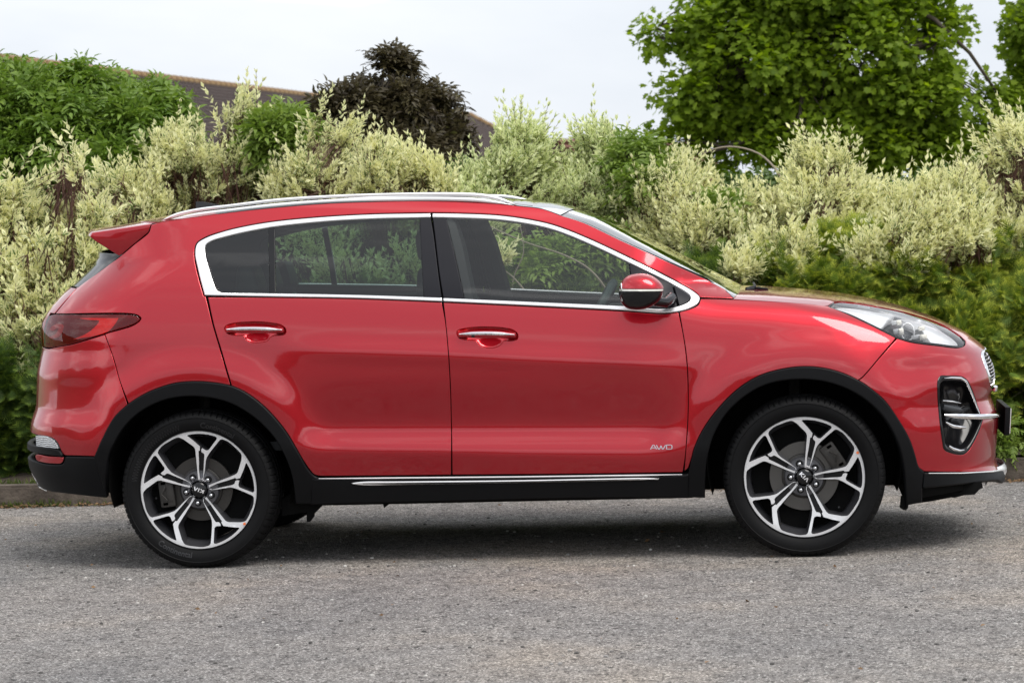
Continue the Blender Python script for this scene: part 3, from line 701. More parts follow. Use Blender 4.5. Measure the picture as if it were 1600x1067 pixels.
# letters on a unit box
KIA = [[(0, 0), (0, 1)], [(.62, 1), (.06, .48), (.70, 0)], [(1.0, 0), (1.0, 1)], [(1.35, 0), (1.72, 1), (2.09, 0)]]
def build_wheel(xc, turn, kia_turn, rear):
    w = empty('wheel', (xc, -.905, .348), car)
    rt = rot
    # rim face
    p = rot(FV2, turn); d = face_depth(np.hypot(p[:, 0], p[:, 1]))
    v = [(a[0]*RR, -dd, a[1]*RR) for a, dd in zip(p, d)]
    top = len(v); v2 = [(a, b+.003, c) for a, b, c in v]
    f = [tuple(t) for t in FF2]
    me = mesh('rim_face', v, f, True); fo = link('rim_face', me, MACH, w)
    # make sure the face looks outwards (-y)
    bm = bmesh.new(); bm.from_mesh(me)
    if sum(fc.normal.y for fc in bm.faces) > 0: bmesh.ops.reverse_faces(bm, faces=bm.faces)
    bm.to_mesh(me); bm.free(); me.polygons.foreach_set('use_smooth', [True]*len(me.polygons))
    # walls of the openings
    mb = MB(); mk = MB()
    def wall(l, levels, target, floor=False):
        """levels: (scale about the centroid, depth)"""
        l = clean(rot(l, turn), 1e-4); c = l.mean(0); n = len(l); vv = []
        for sc, dp in levels:
            q = c+(l-c)*sc; dd = face_depth(np.hypot(l[:, 0], l[:, 1]))
            vv += [(a[0]*RR, -x+dp, a[1]*RR) for a, x in zip(q, dd)]
        ff = []
        for r in range(len(levels)-1):
            for i in range(n): j = (i+1) % n; ff.append((r*n+i, r*n+j, (r+1)*n+j, (r+1)*n+i))
        if floor:
            T = delaunay_2d_cdt([Vector(x) for x in l], [(i, (i+1) % n) for i in range(n)], [], 1, 1e-6)
            if len(T[0]) == n:
                b = (len(levels)-1)*n
                for t in T[2]: ff.append(tuple(b+i for i in t))
        target.add(vv, ff)
    for a in A5:
        wall(rot(W1, a), [(1.0, -.0002), (1.0, .003), (.97, .012), (.885, .055), (.88, .075)], mb)
        wall(rot(T1, a), [(1.0, -.0002), (.99, .003), (.90, .03), (.86, .06)], mb)
        wall(rot(S1, a), [(1.0, -.0002), (.99, .003), (.92, .011)], mk, True)
    rimw = mb.build('spoke_walls', RIMDK, w, ang=50)
    mk.build('spoke_pockets', RIMBK, w, ang=50)
    # inner barrel and outer lip
    prof = [(RR*1.0, -.0035+.0002), (RR*1.006, -.001), (RR*1.004, .006), (RR*.985, .010)]
    vv, ff = lathe_y([(r, y) for r, y in prof], 128); MB().add(vv, ff).build('rim_lip', RIMDK, w, ang=60)
    prof = [(RR*.965, .006), (RR*.955, .03), (RR*.90, .05), (RR*.875, .09), (RR*.87, .15), (RR*.95, .20), (RR*.99, .205)]
    vv, ff = lathe_y(prof, 96); MB().add(vv, ff).build('rim_barrel', RIMDK, w, ang=60)
    # hub: dark dished disc between the spokes, with five nut wells
    hd = MB(); n = 60
    hub_prof = [(.155, .014), (.168, .020), (.20, .026), (.315, .026), (.335, .032), (.34, .075)]
    lug = [math.radians(-26+72*k)+turn for k in range(5)]
    vv, ff = lathe_y([(r*RR, y+.004) for r, y in hub_prof], n); hd.add(vv, ff)
    hb = hd.build('hub', RIMDK, w, ang=40)
    for a in lug:
        cxn, czn = .227*RR*math.cos(a), .227*RR*math.sin(a)
        vv, ff = lathe_y([(.0195, .0275), (.0195, .0245), (.0165, .0245), (.0155, .031)], 24); vv = [(x+cxn, y, z+czn) for x, y, z in vv]
        MB().add(vv, ff).build('nut_well', RIMDK, w, ang=40)
        vv, ff = lathe_y([(.0155, .0296), (.0001, .0296)], 24); vv = [(x+cxn, y, z+czn) for x, y, z in vv]
        MB().add(vv, ff).build('nut_well_floor', RIMBK, w, ang=40)
        vv, ff = lathe_y([(.0105, .029), (.0105, .012), (.0085, .0075), (.0045, .0045), (.0001, .0038)], 6); vv = [(x+cxn, y, z+czn) for x, y, z in vv]
        vv2, ff2 = lathe_y([(.0095, .014), (.009, .009), (.0065, .0055), (.0035, .0035), (.0001, .0028)], 16); vv2 = [(x+cxn, y, z+czn) for x, y, z in vv2]
        MB().add(vv, ff).add(vv2, ff2).build('wheel_nut', NUT, w, ang=35)
    vv, ff = lathe_y([(.0001, .0035), (.012, .0042), (.024, .0068), (.031, .0105), (.0345, .015), (.036, .024), (.046, .030)], 40)
    cap = MB().add(vv, ff).build('centre_cap', GLOSSBLK, w, ang=50)
    lt = MB(); ca, sa = math.cos(kia_turn), math.sin(kia_turn); sc = .0160
    def fn(x, y, h):
        X_, Y_ = (x-1.045)*sc*1.32, (y-.5)*sc
        xx, zz = X_*ca-Y_*sa, X_*sa+Y_*ca; r = math.hypot(xx, zz)
        base = .0035+ (r/.031)**2*.0068
        return (xx, base-.0002-h, zz)
    K2 = [[(x, y) for x, y in l] for l in KIA]
    strokes(lt, [K2[0], K2[1][:2], K2[1][1:], K2[2], K2[3][:2], K2[3][1:]], .24, .0012, fn); lt.build('cap_lettering', MACH, w, smooth=False)
    # orange paint dot on the rim edge
    od = math.radians(-37.5) if rear else math.radians(23.5)
    vv, ff = lathe_y([(.0001, -.0012), (.0058, -.0010), (.0062, .0005)], 14); rx = .967*RR
    MB().add([(x+rx*math.cos(od), y+.002+.0002, z+rx*math.sin(od)) for x, y, z in vv], ff).build('orange_dot', ORANGE, w)
    # valve
    va = math.radians(-43) if not rear else math.radians(190)
    MB().tube([(.80*RR*math.cos(va), .05, .80*RR*math.sin(va)), (.76*RR*math.cos(va), .022, .76*RR*math.sin(va))], .0045, 8).build('valve', RIMBK, w)
    # tyre with shoulder blocks
    tp = [(.250, .020), (.258, .0065), (.2635, .0015), (.268, -.001), (.278, -.008), (.292, -.0135), (.305, -.0155), (.318, -.0145), (.3205, -.0165), (.3225, -.0140), (.332, -.010), (.3385, -.004), (.3440, .006), (.3480, .018), (.3505, .035),
          (.3515, .052), (.344, .053), (.344, .062), (.352, .063), (.3525, .105), (.3445, .106), (.3445, .118), (.3525, .119), (.352, .165), (.344, .166), (.344, .175), (.3515, .176), (.3480, .215), (.338, .236), (.305, .246), (.262, .225), (.25, .21)]
    pitch = 76; seg = [0, .42, .5, .92]; angs = []
    rs = random.Random(5)
    lens = [rs.choice([.85, 1, 1.15]) for _ in range(pitch)]; tot = sum(lens); a0 = 0; low = []
    for L_ in lens:
        for si, s_ in enumerate([0, .2, .45, .70, .86, .93]):
            angs.append(2*math.pi*(a0+s_*L_)/tot); low.append(si == 5 or si == 4)
        a0 += L_
    v = []; m_ = len(tp); 
    for a, lw in zip(angs, low):
        for i, (r, y) in enumerate(tp):
            if lw and 10 <= i <= 14: r -= .0045 if i > 10 else .002
            if lw and i in (15, 27): r -= .005
            zz = r*math.sin(a)
            if zz < -.343: zz = -.343-(abs(zz)-.343)*.35
            v.append((r*math.cos(a), y, zz))
    n = len(angs); f = []
    for k in range(n):
        for i in range(m_-1): a = k*m_+i; b = ((k+1) % n)*m_+i; f.append((a, a+1, b+1, b))
    me = mesh('tyre', v, f, True); me.set_sharp_from_angle(angle=math.radians(28)); link('tyre', me, TYRE, w)
    # raised sidewall lettering
    def letter(txt, ang_c, rad, size, flip, name='tyre_lettering', bold=False):
        cu = bpy.data.curves.new(name, 'FONT'); cu.body = txt; cu.size = size; cu.align_x = 'CENTER'; cu.extrude = .0012; cu.offset = .0006 if bold else 0; cu.resolution_u = 3
        ob = bpy.data.objects.new(name, cu); me = bpy.data.meshes.new_from_object(ob); bpy.data.objects.remove(ob); bpy.data.curves.remove(cu)
        for vt in me.vertices:
            x, y, z = vt.co
            if flip: r = rad-(y-size*.35); a = ang_c+x/rad
            else: r = rad+(y-size*.35); a = ang_c-x/rad
            yy = np.interp(r, [.268, .278, .292, .305, .318], [-.001, -.008, -.0135, -.0155, -.0145])
            vt.co = (r*math.cos(a), yy-.0003-max(z, 0)*1.0, r*math.sin(a))
        me.materials.clear(); me['kind'] = 'x'; o = link(name, me, TYREL, w); return o
    if rear:
        letter('Continental', math.radians(70), .289, .034, False, bold=True)
        letter('Continental', math.radians(-113), .289, .034, True, bold=True)
        zig = MB()
        for a_ in np.linspace(math.radians(106), math.radians(170), 26):
            for s_ in (-1, 1):
                q = [(r_*math.cos(a_+s_*k_), float(np.interp(r_, [.268, .278, .292, .305], [-.001, -.008, -.0135, -.0155]))-.0008, r_*math.sin(a_+s_*k_)) for r_, k_ in ((.277, 0), (.300, .02))]
                zig.tube(q, .0011, 4)
        zig.build('sidewall_pattern', TYREL, w)
    # brakes
    dr = .150 if not rear else .142
    vv, ff = lathe_y([(.098, .062), (dr, .062), (dr+.001, .064), (dr+.001, .084)], 72)
    MB().add(vv, ff).build('brake_disc', DISC if not rear else DISCR, w, ang=40)
    vv, ff = lathe_y([(.0001, .05), (.085, .05), (.096, .056), (.0985, .066)], 48); MB().add(vv, ff).build('disc_hat', CAST, w, ang=40)
    vv, ff = lathe_y([(.0, .088), (.228, .088)], 48); MB().add(vv, ff).build('dust_shield', VOID, w)
    ca_ = math.radians(33) if not rear else math.radians(186)
    Rm = Matrix.Rotation(-ca_, 3, 'Y'); cal = MB()
    cc = Vector((.152*math.cos(ca_), .054, .152*math.sin(ca_)))
    cal.box(cc, (.034, .022, .062), Rm, .010); cal.box(cc+Rm@Vector((-.012, -.014, 0)), (.016, .010, .040), Rm, .006)
    for q in (-.048, .048): cal.box(cc+Rm@Vector((.010, -.010, q)), (.016, .012, .013), Rm, .005)
    cal.tube([cc+Rm@Vector((0, -.03, -.03)), cc+Rm@Vector((.02, -.034, 0)), cc+Rm@Vector((0, -.03, .03))], .004, 6)
    cal.build('brake_caliper', CAST, w)
    return w
wr_ = build_wheel(-1.335, 0.0, math.radians(158), True)
wf_ = build_wheel(1.335, math.radians(-8.6), math.radians(-48), False)
for o in (wr_, wf_):
    c = mirror(o); c.location[1] = .905
# ------------------------------------------------------------------ wheel wells, floor, underbody
for xc, r in ((-1.335, .415), (1.335, .42)):
    n = 40; v = []; f = []; prof = [(-.86, r), (-.80, r), (-.60, r), (-.50, r*.98), (-.50, .001)]
    for k in range(n+1):
        a = math.radians(-18+216*k/n)
        for y, q_ in prof: v.append((xc+q_*math.cos(a), y, .40+q_*math.sin(a)))
    m_ = len(prof)
    for k in range(n):
        for i in range(m_-1): a = k*m_+i; f.append((a, a+1, a+m_+1, a+m_))
    o = MB().add(v, f).build('wheel_arch_liner', VOID, car); mirror(o)
ub = MB()
ub.box((0, 0, .30), (.86, .80, .045), None, .02)
ub.box((1.32, 0, .36), (.62, .49, .10), None, .03); ub.box((1.92, 0, .30), (.12, .50, .05), None, .02)
ub.box((-1.32, 0, .40), (.55, .49, .10), None, .03); ub.box((-1.88, 0, .42), (.12, .50, .10), None, .02)
ub.build('floor_pan', UNDER, car)
ub = MB(); ub.tube([(-.9, .2, .235), (-.2, .18, .235), (.6, .1, .25)], .03, 10); ub.tube([(-1.9, .35, .27), (-1.6, .35, .27)], .10, 16); ub.tube([(-1.6, .35, .26), (-1.15, .25, .25), (-.9, .2, .235)], .028, 10); ub.build('exhaust', CAST, car)
for sx, zz in ((-1.335, .30), (1.335, .28)):
    ax = MB()
    ax.tube([(sx, -.62, .34), (sx+.02, -.3, zz), (sx+.02, .3, zz), (sx, .62, .34)], .035, 8); ax.tube([(sx+.3, -.35, zz+.02), (sx, -.66, .26)], .025, 8); ax.tube([(sx+.3, .35, zz+.02), (sx, .66, .26)], .025, 8)
    ax.tube([(sx-.05, -.60, .32), (sx-.03, -.52, .75)], .03, 8); ax.tube([(sx-.05, .60, .32), (sx-.03, .52, .75)], .03, 8)
    ax.build('suspension', CAST, car)

# hanging brackets and deflectors seen under the sill
def slab(name, px, y, th, m, parent):
    l = [at_y(*p, y) for p in px]; n = len(l)
    v = [tuple(q) for q in l]+[(q[0], y+th, q[2]) for q in l]
    f = [tuple(range(n))[::-1], tuple(range(n, 2*n))]+[(i, (i+1) % n, n+(i+1) % n, n+i) for i in range(n)]
    me = mesh(name, v, f, False); bm = bmesh.new(); bm.from_mesh(me); bmesh.ops.recalc_face_normals(bm, faces=bm.faces); bm.to_mesh(me); bm.free()
    return link(name, me, m, parent)
for nm, px, y, th in (('jacking_bracket', [(596, 778), (616, 778), (606, 789), (600, 793.5)], -.70, .05),
                      ('wheel_deflector', [(455, 770), (508, 770), (504, 789), (490, 803), (490, 807), (484, 815), (479, 815), (479, 800), (440, 806), (440, 780)], -.76, .03),
                      ('wheel_deflector', [(1408, 775), (1424, 775), (1415.5, 797), (1411, 796), (1406, 793)], -.82, .03),
                      ('undertray_edge', [(1418, 770), (1534, 752), (1536, 762), (1531, 764), (1523, 772.5), (1506, 773.5), (1492, 777.5), (1486, 777), (1455, 783), (1416, 788.5)], -.66, .9),
                      ('underbody_seam', [(626, 776), (652, 776), (648, 784.5), (630, 784.5)], -.70, .2)):
    slab(nm, px, y, th, UNDER, car)
# floor behind the glass, seats, dash
cab = MB()
cab.box((-.15, 0, .52), (1.05, .72, .02), None, .0); cab.box((.98, 0, .72), (.05, .48, .24), None, .03); cab.box((.84, 0, 1.00), (.16, .72, .07), None, .04)
cab.build('dashboard', TRIMM, car)
for s_ in (-1, 1):
    dt = MB(); dt.box((.20, s_*.80, .95), (.54, .035, .12), None, .02); dt.box((-.72, s_*.80, 1.02), (.46, .035, .13), None, .02); dt.build('door_trim', TRIMM, car)
    bp_ = MB(); bp_.tube([(-.12, s_*.80, 1.08), (-.18, s_*.70, 1.38), (-.23, s_*.62, 1.54)], [.055, .05, .045], 8); bp_.build('inner_pillar', TRIMM, car)
def shell(name, prof, y0, y1, m, parent, crown=.0, bev=.02):
    """side profile extruded across, with soft edges"""
    n = len(prof); v = [(x, y0, z) for x, z in prof]+[(x, y1, z) for x, z in prof]
    f = [tuple(range(n)), tuple(range(n, 2*n))[::-1]]+[(i, n+i, n+(i+1) % n, (i+1) % n) for i in range(n)]
    me = mesh(name, v, f, True); bm = bmesh.new(); bm.from_mesh(me); bmesh.ops.recalc_face_normals(bm, faces=bm.faces)
    bmesh.ops.bevel(bm, geom=list(bm.edges), offset=bev, segments=3, affect='EDGES', profile=.5, clamp_overlap=True); bm.to_mesh(me); bm.free()
    me.polygons.foreach_set('use_smooth', [True]*len(me.polygons)); auto_smooth(me, 50)
    return link(name, me, m, parent)
for yc in (-.36, .36):
    bk = shell('front_seat', [(-.28, .62), (-.10, .62), (-.16, .95), (-.25, 1.22), (-.30, 1.30), (-.37, 1.30), (-.38, 1.18), (-.34, .90)], yc-.24, yc+.24, SEATM, car, bev=.04)
    shell('seat_cushion', [(-.22, .55), (.30, .55), (.32, .68), (-.15, .66)], yc-.24, yc+.24, SEATM, bk, bev=.04)
    shell('head_restraint', [(-.30, 1.30), (-.27, 1.34), (-.29, 1.46), (-.34, 1.49), (-.39, 1.45), (-.38, 1.33)], yc-.13, yc+.13, SEATM, bk, bev=.03)
    # grab strap and side airbag badge stay plain
bk = shell('rear_seat', [(-1.10, .62), (-.90, .62), (-1.02, .95), (-1.12, 1.17), (-1.20, 1.19), (-1.24, 1.15), (-1.20, .9)], -.66, .66, SEATM, car, bev=.03)
shell('seat_cushion', [(-1.05, .55), (-.55, .55), (-.52, .68), (-1.0, .66)], -.64, .64, SEATM, bk, bev=.03)
for yc in (-.42, .0, .42): shell('head_restraint', [(-1.13, 1.17), (-1.10, 1.22), (-1.13, 1.33), (-1.20, 1.33), (-1.22, 1.18)], yc-.12, yc+.12, SEATM, bk, bev=.02)
shell('parcel_shelf', [(-1.9, 1.06), (-1.22, 1.06), (-1.22, 1.09), (-1.9, 1.09)], -.62, .62, TRIMM, car, bev=.005)
shell('luggage_side', [(-1.95, .6), (-1.15, .6), (-1.15, 1.16), (-1.95, 1.16)], .62, .70, TRIMM, car, bev=.005)
# steering wheel: rim tilted towards the driver
sw = MB(); ctr = Vector(at_y(930, 460, -.37)); tilt = math.radians(27); pts = []
for k in range(49):
    a = 2*math.pi*k/48; u_, v_ = .185*math.cos(a), .185*math.sin(a)
    pts.append((ctr.x-.0+v_*math.sin(tilt), ctr.y+u_, ctr.z-.115+v_*math.cos(tilt)))
sw.tube(pts, .020, 8, False); c2 = Vector((ctr.x, ctr.y, ctr.z-.115))
sw.box(c2, (.03, .07, .06), Matrix.Rotation(tilt, 3, 'Y'), .015)
sw.tube([c2, c2+Vector((0, -.17, 0))], .014, 6); sw.tube([c2, c2+Vector((0, .17, 0))], .014, 6); sw.tube([c2, c2+Vector((.3, 0, -.12))], .03, 8)
sw.build('steering_wheel', mat('wheel_leather', (.07, .08, .085), .4), car)

# ------------------------------------------------------------------ lamps
LENS = glass_mat('lamp_lens', (0.96, 0.97, 0.98), kk=1.1); LENSR = glass_mat('red_lens', (0.62, 0.02, 0.03))
LAMPSIL = mat('lamp_reflector', (0.86, 0.87, 0.89), 0.3, 0.35); LAMPDK = mat('lamp_dark', (0.03, 0.032, 0.036), 0.25)
LEDM = mat('lamp_led_block', (0.85, 0.83, 0.76), 0.15, 0.0, 0.8)
lamp_out = [(1296, 477.8), (1304, 472.6), (1330, 473.6), (1364, 479), (1414, 489), (1465, 505.5), (1494, 522), (1505.5, 532.5), (1505.5, 538.4), (1498, 541.4), (1465, 538.2), (1424.5, 533.0), (1401, 526.6), (1374, 513.6), (1330, 492.3)]
hl = panel('headlight', LAMPDK, lamp_out, car, sp=.03, off=-.055, gap=.0, edge=.002, depth=.01)
panel('lamp_bezel', GLOSSBLK, [(1293.5, 478.3, C1), (1303, 472.0), (1304, 473.4), (1297, 478.4), (1330, 491.0), (1374, 512.0), (1401, 524.8), (1424.5, 531.2), (1465, 536.2), (1497, 539.4), (1504, 536.5), (1506.4, 530.8, C1), (1507.4, 536), (1505, 541), (1498, 542.4), (1465, 539.4), (1424.5, 534.2), (1401, 527.9), (1374, 514.9), (1330, 493.5)], hl, sp=.03, off=-.001, gap=0, edge=.001, depth=.05)
panel('lamp_upper_reflector', LAMPSIL, [(1306, 476), (1330, 476), (1364, 481), (1400, 488.5), (1390, 496), (1382, 507), (1377, 510.5), (1366, 506), (1330, 488)], hl, sp=.02, off=-.016, gap=0, edge=.003, depth=.03)
panel('lamp_front_reflector', LAMPSIL, [(1410, 491), (1440, 498), (1465, 507), (1492, 523), (1502, 534), (1498, 538.2), (1480, 536.2), (1462, 532), (1452, 520), (1444, 511), (1425, 500)], hl, sp=.02, off=-.022, gap=0, edge=.003, depth=.03)
def led(px, py, w, h, dy=.05):
    u, z = inv(px, py); p = P(u, z); n_ = Nrm(u, z); c = Vector(p)+Vector((0, dy, 0))
    m_ = MB(); m_.box(c, (w/2, .02, h/2), Matrix.Rotation(math.radians(-8), 3, 'Y'), .004); m_.build('led_block', LEDM, hl)
    m2 = MB(); m2.box(c+Vector((-w*.95, .008, 0)), (w*.55, .022, h*.36), Matrix.Rotation(math.radians(-8), 3, 'Y'), .004); m2.build('led_holder', LAMPSIL, hl)
for a in ((1405, 504.5, .022, .024), (1408.5, 518.5, .022, .030), (1440, 513.5, .030, .020), (1443, 527, .034, .024)): led(*a, dy=.03)
mr_ = MB(); cpt = Vector(at_y(1418, 519, float(P(*inv(1418, 519))[1])+.045)); pts = [cpt+Vector((.028*math.cos(2*math.pi*k/24), 0, .038*math.sin(2*math.pi*k/24))) for k in range(25)]
mr_.tube(pts, .004, 6, False); mr_.build('lamp_ring', LAMPSIL, hl)
panel('headlight_lens', LENS, lamp_out, hl, sp=.03, off=-.002, gap=.0, edge=.003, depth=.01)
mir.append(hl)
tl_out = [(74, 492), (86, 490.9), (130, 490.9), (205, 491.4), (215, 494), (218.8, 498), (210, 505.6), (163, 520.6), (112.4, 537.2), (90, 541.6), (76, 543.6), ('d', -2.30, .985), ('d', U_REAR+.25, .99), ('d', U_REAR+.25, 1.12), ('d', -2.28, 1.13)]
tl_out = [(84.6, 490.9, C1), (130, 490.9), (205, 491.4), (215, 494), (218.8, 498), (210, 505.6), (163, 520.6), (112.4, 537.2), (90, 541.6), (79, 543.2, C1), ('d', -2.33, .985), ('d', U_REAR+.10, .99), ('d', U_REAR+.10, 1.12), ('d', -2.33, 1.125)]
TLB = mat('tail_lamp_dark_red', (0.15, 0.006, 0.010), 0.25); TLR = mat('tail_lamp_bright_red', (0.90, 0.05, 0.03), 0.4)
tl = panel('tail_light', TLB, tl_out, car, sp=.03, off=-.007, gap=0, edge=.001, depth=.01)
panel('tail_lamp_guide', TLR, [(123.5, 497.0), (184.5, 496.6, C1), (180, 505), (168.5, 517.6), (150, 524), (112.6, 530.6, C1), (135, 520.5), (148, 510), (154, 501), (140, 499.6)], tl, sp=.02, off=-.0035, gap=0, edge=.001, depth=.008)
panel('tail_lamp_guide', mat('tail_lamp_mid_red', (.38, .012, .014), .25), [(76, 514), (86, 506), (96, 506.5), (97.5, 514), (92, 525), (80, 529.5), (75, 527), (86, 521), (90, 512), (80, 517)], tl, sp=.02, off=-.0035, gap=0, edge=.001, depth=.008)
TLC = mat('red_lens_solid', (0.20, 0.004, 0.010), 0.06, coat=1.0)
panel('tail_light_lens', glass_mat('red_lens_clear', (0.92, 0.35, 0.36), kk=.75), tl_out, tl, sp=.03, off=.001, gap=.0005, edge=.003, depth=.01)
mir.append(tl)
# rear reflector with ribs
rf = [(56, 679.5, C1), (70, 681), (78, 683.3), (86, 690), (92, 701.4, C1), (74, 699.6), (57, 697.2, C1)]
REFL = mat('reflector_lens', (0.62, 0.63, 0.64), 0.12, 0.6, .6)
m = REFL; N_ = m.node_tree.nodes; L_ = m.node_tree.links
tcn = N_.new('ShaderNodeTexCoord'); wv = N_.new('ShaderNodeTexWave'); wv.inputs['Scale'].default_value = 38; wv.bands_direction = 'Z'; wv.inputs['Distortion'].default_value = 3
L_.new(tcn.outputs['Object'], wv.inputs['Vector']); bpn = N_.new('ShaderNodeBump'); bpn.inputs['Strength'].default_value = .8; bpn.inputs['Distance'].default_value = .004
L_.new(wv.outputs['Fac'], bpn.inputs['Height']); L_.new(bpn.outputs[0], N_['Principled BSDF'].inputs['Normal'])
rfo = panel('rear_reflector', REFL, rf, car, sp=.02, off=.002, gap=.0005, edge=.003); mir.append(rfo)

# ------------------------------------------------------------------ front: grille, fog lamp pocket, plate
GR = mat('grille_black', (0.010, 0.010, 0.011), 0.35)
gl_out = [('d', U_FRONT+.004, .845), ('d', 2.46, .845), (1541, 547), (1536, 551), (1536, 556), (1543, 578), (1549, 594), ('d', 2.36, .665), ('d', U_FRONT+.004, .665)]
gr = panel('grille', GR, gl_out, car, sp=.04, off=-.03, gap=0, edge=.001, depth=.01)
panel('grille_frame', BRIGHT, [('d', U_FRONT+.004, .852), ('d', 2.47, .850), (1540.5, 545.5), (1534.6, 549), (1533.8, 555), (1541, 577), (1547, 595), (1550, 600, C1), (1544, 577), (1537.6, 556), (1537.6, 551.5), (1541, 548), ('d', 2.47, .842), ('d', U_FRONT+.004, .842)], gr, sp=.03, off=.002, gap=0, edge=.002, depth=.03)
hx = MB()
for i in range(16):
    for j in range(6):
        u = 2.26+i*.0225; z = .69+j*.030+(.015 if i % 2 else 0)
        if z > .835: continue
        pts = [P(u+.0125*math.cos(math.radians(60*k)), z+.0145*math.sin(math.radians(60*k)))-Nrm(u, z)*.010 for k in range(7)]
        hx.tube(pts, .0028, 4, False)
hx.build('grille_honeycomb', GLOSSBLK, gr)
hs_ = MB()
for i in range(16):
    for j in range(6):
        u = 2.26+i*.0225+.011; z = .69+j*.030+(.015 if i % 2 else 0)
        if z < .835: hs_.tube([P(u, z)-Nrm(u, z)*.012, P(u, z)-Nrm(u, z)*.004], [.005, .0035], 6)
hs_.build('grille_studs', BRIGHT, gr)['kind'] = 'stuff'; mir.append(gr)
# fog lamp pocket: dark bowl behind the opening
def bowl(name, o, parent, m, K, lip=None):
    l = clean(np.array([inv(*p) for p in spline(o, 3)])); l = l if area(l) > 0 else l[::-1]
    c = l.mean(0); vs = []; f = []; n = len(l)
    for k, dd in K:
        p = c+(l-c)*k; nn = Nrm(p[:, 0], p[:, 1]); q = P(p[:, 0], p[:, 1]); q[:, 0] -= nn[:, 0]*dd*.3; q[:, 1] += dd; vs += list(q)
    for r in range(len(K)-1):
        for i in range(n): j = (i+1) % n; f.append((r*n+i, r*n+j, (r+1)*n+j, (r+1)*n+i))
    f.append(tuple((len(K)-1)*n+i for i in range(n)))
    return link(name, mesh(name, vs, f), m, parent)
fp = bowl('fog_lamp_pocket', fog, car, GLOSSBLK, [(1.01, .002), (.97, -.002), (.90, .004), (.84, .03), (.80, .07), (.1, .08)])
def bar(name, pix, y0, r, m, parent, n=10):
    pts = []
    for px, py, dy in pix:
        u, z = inv(px, py); pts.append(P(u, z)+Nrm(u, z)*dy)
    mbx = MB(); mbx.tube(pts, r, n); return mbx.build(name, m, parent)
bar('fog_chrome_frame', [(1475, 591, .002), (1486, 590.4, .003), (1500, 591.2, .004), (1508, 596, .004), (1516, 613, .004), (1525, 637, .004), (1529, 646, .004)], 0, [.001, .004, .0055, .0055, .005, .0045, .003], BRIGHT, fp)
bb = MB(); bar('fog_chrome_bar', [(1478, 647.5, -.012), (1490, 650, .006), (1505, 651.2, .012), (1525, 652, .014), (1545, 651, .012), (1556, 650, .010)], 0, [.004, .012, .013, .013, .012, .011], BRIGHT, fp)
bar('fog_chrome_blade', [(1480, 659, -.01), (1490, 665.5, -.006), (1500, 667, -.006), (1511, 667.5, -.01)], 0, [.004, .009, .009, .005], BRIGHT, fp)
bar('fog_lamp', [(1479, 634, -.03), (1492, 637, -.03), (1506, 638, -.03)], 0, [.016, .022, .018], LAMPDK, fp)
bar('fog_lamp_edge', [(1476, 626.5, -.012), (1490, 627.5, -.012), (1507, 629.5, -.02)], 0, [.003, .005, .003], BRIGHT, fp)
bar('fog_lower_glint', [(1484, 697, -.006), (1490, 701.5, -.003), (1500, 704, -.003), (1508, 703, -.006)], 0, [.005, .008, .006, .003], BRIGHT, fp)
mir.append(fp)
bar('grille_lower_chrome', [(1553.5, 603, .006), (1555.5, 609, .008), (1555, 613, .006)], 0, [.010, .013, .008], BRIGHT, gr)
# number plate on the nose
pl = at_y(1559.6, 632, 0); pr_ = at_y(1574, 676, 0)
plm = MB(); Rp = Matrix.Rotation(math.radians(4), 3, 'Y')
plm.box((2.262, 0, .52), (.012, .26, .064), Rp, .002); npl = plm.build('number_plate_holder', BLACKPL, car)
plm = MB(); plm.box((2.276, 0, .52), (.0016, .26, .0565), Rp, .0005); plm.build('number_plate', mat('plate_white', (.75, .75, .74), .3), car)
# silver skid lips
st = MB(); pts = [at_y(px, py, 0) for px, py in [(1568, 720), (1571.5, 727), (1571.8, 733), (1567, 745)]]
lipv = []
for t in np.linspace(-1, 1, 25):
    for (p, th) in zip(pts, (.004, .012, .014, .006)):
        bow = .11*abs(t)**2.2
        lipv.append((p[0]-bow-th, .42*t, p[2])); lipv.append((p[0]-bow, .42*t, p[2]))
f = []
for i in range(24):
    for k in range(3): a = i*8+2*k; f += [(a+1, a+3, a+11, a+9), (a, a+8, a+10, a+2)]
MB().add(lipv, f).build('front_skid_lip', CHROME, car)
bar('rear_skid_lip', [(50.5, 738, .004), (56, 750, .004), (63, 760.5, .004), (73, 766, .002)], 0, [.003, .006, .006, .003], CHROME, lower_r)
bar('splitter_chrome', [(1448, 738.6, .014), (1500, 739.4, .016), (1545, 738.4, .016), (1564, 735.5, .012)], 0, [.002, .003, .004, .006], CHROME, lower_f)
# sill chrome strips
bar('sill_chrome_line', [(498, 746.8, .006), (600, 745.9, .008), (800, 744.2, .008), (1000, 741.6, .008), (1066, 740.4, .006)], 0, [.002, .004, .004, .004, .002], CHROME, sill)
panel('sill_chrome_insert', CHROME, [(550, 753.3), (566, 750.8), (620, 750.2), (800, 748.4), (950, 745.6), (1010, 744.8), (1030, 745.8), (1010, 747.6), (950, 749.2), (800, 752.4), (620, 755.4), (566, 756)], sill, sp=.03, off=.020, gap=0, edge=.004, depth=.01)
panel('sill_insert_centre', GLOSSBLK, [(568, 753.2), (620, 752.2), (800, 750.0), (950, 747.0), (1000, 746.3), (950, 748.0), (800, 751.4), (620, 754.0)], sill, sp=.03, off=.0225, gap=0, edge=.001, depth=.004)

